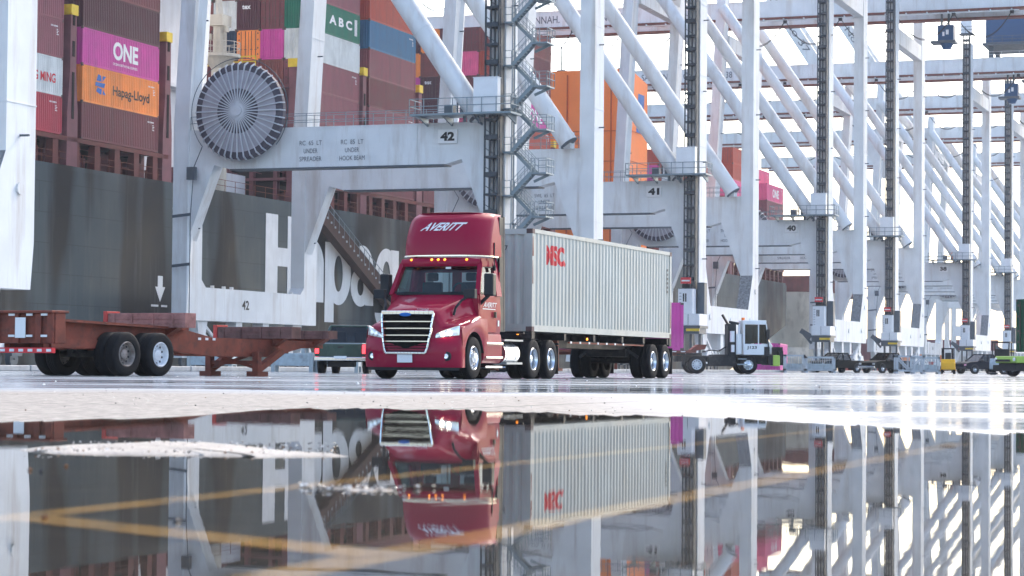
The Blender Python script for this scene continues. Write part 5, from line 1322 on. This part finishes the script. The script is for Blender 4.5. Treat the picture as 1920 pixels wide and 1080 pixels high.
mb = MB().tube((.5, -.85, 1.1), (.5, -.85, 2.2), .17, n=14).tube((.5, -.85, 2.2), (.5, -.85, 2.75), .06, n=8); mb.box(-.1, .35, -.8, .3, 1.0, 2.75, 1); mb.tube((.15, -.9, 1.2), (.15, -.9, 1.6), .1, n=10).tube((.12, -.9, 1.75), (.12, -.9, 2.35), .13, n=10).bar((.0, -.6, 2.6), (-.35, -.4, 3.25), .12, m=1).bar((.5, -.85, 2.75), (.0, -.6, 2.85), .14, m=1); mb.build("exhaust_stack", ['vwhite', 'plastic'], yt)
mb = MB()
for k in range(3): mb.path([(-.1, -.3 + k * .12, 1.5), (-.5, -.3 + k * .12, 1.25), (-.9, -.2 + k * .1, 1.3), (-1.4, -.1 + k * .1, 1.2)], .03, 6)
mb.build("air_line", 'black', yt)
MB().tube((.8, -.4, 2.95), (.8, -.4, 3.1), .09, n=10).build("beacon", 'orangevest', yt)
mb = MB().box(2.36, 2.75, -1.0, -.1, .45, 1.05); mb.build("bumper", 'lime', yt, bevel=.04)
mb = MB().box(2.75, 2.95, -.9, .9, .5, 1.3).box(2.4, 3.0, -.5, -.4, 1.0, 1.5); mb.build("guard", 'chassis', yt)
MB().prism([(2.05, 1.05), (2.6, 1.05), (2.45, 1.6), (2.05, 2.1)], 'y', -.3, .9).build("hood", 'vwhite', yt, bevel=.03)
MB().box(.35, .9, -1.35, -1.1, .5, .56).box(.4, .85, -1.3, -1.1, .8, .85).build("step", 'galv', yt)
for x, rm, dp in ((-1.85, 'rimwhite', True), (.98, 'rim', False)):
    for s in (1, -1): wheel(yt, (x, s * 1.0, .5), 'y', .5, .3, s, dp, rm)
tr = thing("yard_trailer", "brown red yard trailer coupled behind the white terminal tractor", "trailer", (9.6, 125.3, 0), R(6))
mb = MB().box(-12.5, .2, -.5, .5, .98, 1.2).box(-11.9, .35, -1.22, 1.22, 1.14, 1.26).prism([(.2, 1.2), (1.0, 1.35), (1.1, 1.6), (.6, 1.6), (.2, 1.3)], 'y', -.4, .4); mb.build("frame", 'rust', tr)
for k in range(8): MB().box(-.5 - k * .5, -.25 - k * .5, -1.235, -1.225, 1.17, 1.22).build("reflector", 'white', tr)
for x in (-10.2, -11.5):
    for s in (1, -1): wheel(tr, (x, s * 1.0, .5), 'y', .5, .3, s, True)
MB().bar((-4, -.7, 1.0), (-4, -.7, .2), .15).bar((-4, .7, 1), (-4, .7, .2), .15).bar((-4, -.7, .6), (-4, .7, .6), .1).build("landing_gear", 'rust', tr)
oc = Matrix.Rotation(R(6), 4, 'Z') @ Vector((-12.55, -1.22, 1.27))
o = container(0, 0, 0, 'magenta', "magenta container riding on the yard trailer behind the grey container", H=2.59, group="x", rz=R(6), loc=(9.6 + oc.x, 125.3 + oc.y, 1.27)); del o['group']
o = container(0, 0, 0, 'magenta', "magenta container on the quay, past the front of the terminal tractor", H=2.6, group="x", rz=R(80), loc=(24.2, 205, .0)); del o['group']

# ---------------- barriers, bins, forklift, lime vehicle and green container
def barrier(label, X, Y, wd, hgt, yaw, solid, cat="barrier"):
    t = thing("barrier_frame", label, cat, (X, Y, 0), yaw, None)
    mb = MB()
    for x in (0, wd): mb.box(x - .07, x + .07, -.6, -.5, 0, hgt); mb.box(x - .07, x + .07, .5, .6, 0, hgt); mb.box(x - .1, x + .1, -.7, .7, .0, .12)
    for y in (-.55, .55):
        for z in (.25, hgt - .08): mb.box(-.07, wd + .07, y - .05, y + .05, z - .07, z + .07)
        if not solid: mb.bar((0, y, hgt - .1), (wd / 2, y, .3), .1); mb.bar((wd / 2, y, .3), (wd, y, hgt - .1), .1); mb.bar((wd / 2, y, .3), (wd / 2, y, hgt), .1)
        for i in range(int(wd / .3)): mb.box(.3 * i + .1, .3 * i + .13, y - .02, y + .02, .3, hgt - .1)
    mb.build("frame", 'cage', t)
    if solid: MB().box(.1, wd - .1, -.3, .3, .15, .75).build("panel", 'bin', t)
    return t
barrier("zinc barrier frame with solid panel, next to the magenta container", 22.8, 190, 1.6, 1.5, 0, True)
barrier("zinc barrier frame with solid panel, ending at the black pickups", 24.3, 188, 2.3, 1.35, 0, True)
barrier("zinc barrier frame with open cross braces, in front of the black pickup's tail", 30.4, 180, 2.1, 1.45, 0, False)
barrier("zinc barrier frame with solid panel, in front of the yellow forklift", 33.5, 190, 2.1, 1.4, 0, True)
def bin_(label, X, Y, z, wd, hgt):
    t = thing("steel_bin", label, "bin", (X, Y, z), R(-4), "pale steel bins by the green pickup")
    MB().box(0, wd, 0, 1.1, .25, hgt).box(.05, wd - .05, -.02, 0, .35 + hgt * .4, .39 + hgt * .4).build("tub", 'bin', t, bevel=.02)
    for x in (0.06, wd - .06):
        for y in (0.06, 1.04): MB().box(x - .08, x + .08, y - .08, y + .08, 0, hgt + .03).build("corner_post", 'galv', t)
    return t
bin_("pale steel bin standing at the low end of the row by the chassis landing legs", -9.9, 94, 0, 1.7, .78)
bin_("pale steel bin on the ground between its neighbour and the green pickup", -8.1, 94.4, 0, 1.75, .7)
bin_("pale steel bin stacked on top of another beside the green pickup", -8.7, 94.4, .75, 2.1, .75)
bin_("pale steel bin far left of the landing legs, under the pale crane sill", -17.5, 100, 0, 1.9, .9)
bin_("pale steel bin seen between the twin wheels and the landing legs", -13.8, 97, 0, 1.9, .8)
fk = thing("forklift", "yellow forklift with black overhead guard, counterweight towards the camera", "forklift", (37.4, 195, 0), R(80))
MB().prism([(-1.2, .35), (-1.2, .9), (-.95, 1.25), (-.2, 1.25), (.6, .9), (.9, .9), (.9, .3)], 'y', -.6, .6).build("body", 'forkyellow', fk, bevel=.08)
mb = MB()
for x in (-.55, .7):
    for y in (-.5, .5): mb.bar((x, y, 1.1), (x * .8 + .05, y, 2.15), .08)
mb.box(-.5, .65, -.55, .55, 2.12, 2.2); mb.build("overhead_guard", 'black', fk)
MB().box(.95, 1.1, -.45, -.3, .1, 2.2).box(.95, 1.1, .3, .45, .1, 2.2).box(.95, 1.1, -.45, .45, 2.1, 2.2).box(1.1, 2.0, -.35, -.22, .1, .15).box(1.1, 2.0, .22, .35, .1, .15).build("mast", 'black', fk)
MB().box(-.4, .1, -.25, .25, 1.2, 1.35).box(-.45, -.3, -.25, .25, 1.3, 1.8).build("seat", 'seat', fk, bevel=.04)
for x, r_ in ((-.75, .3), (.6, .36)):
    for s in (1, -1): wheel(fk, (x, s * .52, r_), 'y', r_, .2, s, False, 'forkyellow')
lv = thing("flatbed_truck", "lime green and black yard truck carrying the dark green container", "truck", (28.7, 124, 0), R(18))
MB().box(-2.0, 9, -1.15, 1.15, .72, 1.1).box(-2.05, -1.9, -1.0, 1.0, .75, 1.0).build("deck", 'lime', lv, bevel=.06)
MB().box(-1.9, 9, -.9, .9, .35, .72).box(-2.1, -1.4, -1.2, 1.2, .3, .62).build("chassis_frame", 'black', lv)
mb = MB().box(-2.12, -2.1, -.6, .9, .8, .92)
mb.build("hazard_stripe", 'black', lv)
for y in (-.95, .95): MB().lathe([(.005, -.04), (.09, -.03), (.1, .03)], (-2.06, y, .92), 'x', 12).build("work_lamp", 'vwhite', lv)
for x in (-1.0, .3, 6.5, 7.8):
    for s in (1, -1): wheel(lv, (x, s * .95, .42), 'y', .42, .3, s, True)
oc = Matrix.Rotation(R(18), 4, 'Z') @ Vector((-1.2, -1.22, 1.35))
o = container(0, 0, 0, 'dark green', "dark green container cut by the picture edge, on the lime yard truck", H=2.9, group="x", rz=R(18), loc=(29.4 + oc.x, 124 + oc.y + 1, 1.35), door=True); del o['group']
mb = MB().add([(.002, .7, 1.75), (.002, 1.1, 1.75), (.002, 1.1, 2.15), (.002, .7, 2.15)], [(0, 1, 2, 3)]); mb.build("notice", 'white', o)
sw = thing("yard_sweeper", "grey and black yard sweeper standing beside the lime truck", "sweeper", (36.2, 168, 0), R(250))
MB().prism([(-1.1, .4), (-1.1, 1.2), (.9, 1.2), (1.2, .9), (1.2, .4)], 'y', -.75, .75).build("hopper", 'bin', sw, bevel=.06)
MB().box(-.8, .6, -.65, .65, 2.35, 2.45).bar((-.7, -.6, 1.2), (-.7, -.6, 2.4), .08).bar((-.7, .6, 1.2), (-.7, .6, 2.4), .08).bar((.8, -.6, 1.2), (.5, -.6, 2.4), .08).bar((.8, .6, 1.2), (.5, .6, 2.4), .08).box(-.7, -.1, -.5, .5, 1.2, 1.9).build("cab_guard", 'black', sw)
for x in (-.7, .8):
    for s in (1, -1): wheel(sw, (x, s * .65, .32), 'y', .32, .2, s, False)
MB().lathe([(.05, .05), (.35, 0), (.4, -.12)], (1.3, .5, .15), 'z', 14).lathe([(.05, .05), (.35, 0), (.4, -.12)], (1.3, -.5, .15), 'z', 14).build("brush", 'black', sw)

# ================================================================ SPRAY BEHIND THE TRAILER, HAZE
mb = MB().lathe([(.02, -2.6), (.6, -2.0), (.95, -.8), (1.0, .3), (.8, 1.6), (.02, 2.6)], (5.6, 70.6, .75), 'y', 20)
mm = bpy.data.materials.new("wheel_spray"); mm.use_nodes = True; n = mm.node_tree.nodes; n.clear()
vo = n.new("ShaderNodeOutputMaterial"); pv = n.new("ShaderNodeVolumePrincipled"); pv.inputs["Color"].default_value = (0.95, 0.96, 1.0, 1); pv.inputs["Density"].default_value = 0.005
mm.node_tree.links.new(pv.outputs[0], vo.inputs["Volume"]); MAT['mist'] = mm
o = mb.build("mist", 'mist'); o.scale = (1, 1, 0.7); o.location = (0, 0, .24); tag(o, kind='stuff')
mb = MB().box(-1000, 1150, -560, 1850, -8, 104)
hm = bpy.data.materials.new("sea_air"); hm.use_nodes = True; n = hm.node_tree.nodes; n.clear()
vo = n.new("ShaderNodeOutputMaterial"); pv = n.new("ShaderNodeVolumePrincipled"); pv.inputs["Color"].default_value = (0.93, 0.95, 1.0, 1); pv.inputs["Density"].default_value = HAZE
hm.node_tree.links.new(pv.outputs[0], vo.inputs["Volume"])
MAT['haze'] = hm
hz_ = mb.build("haze", 'haze'); tag(hz_, kind='stuff')
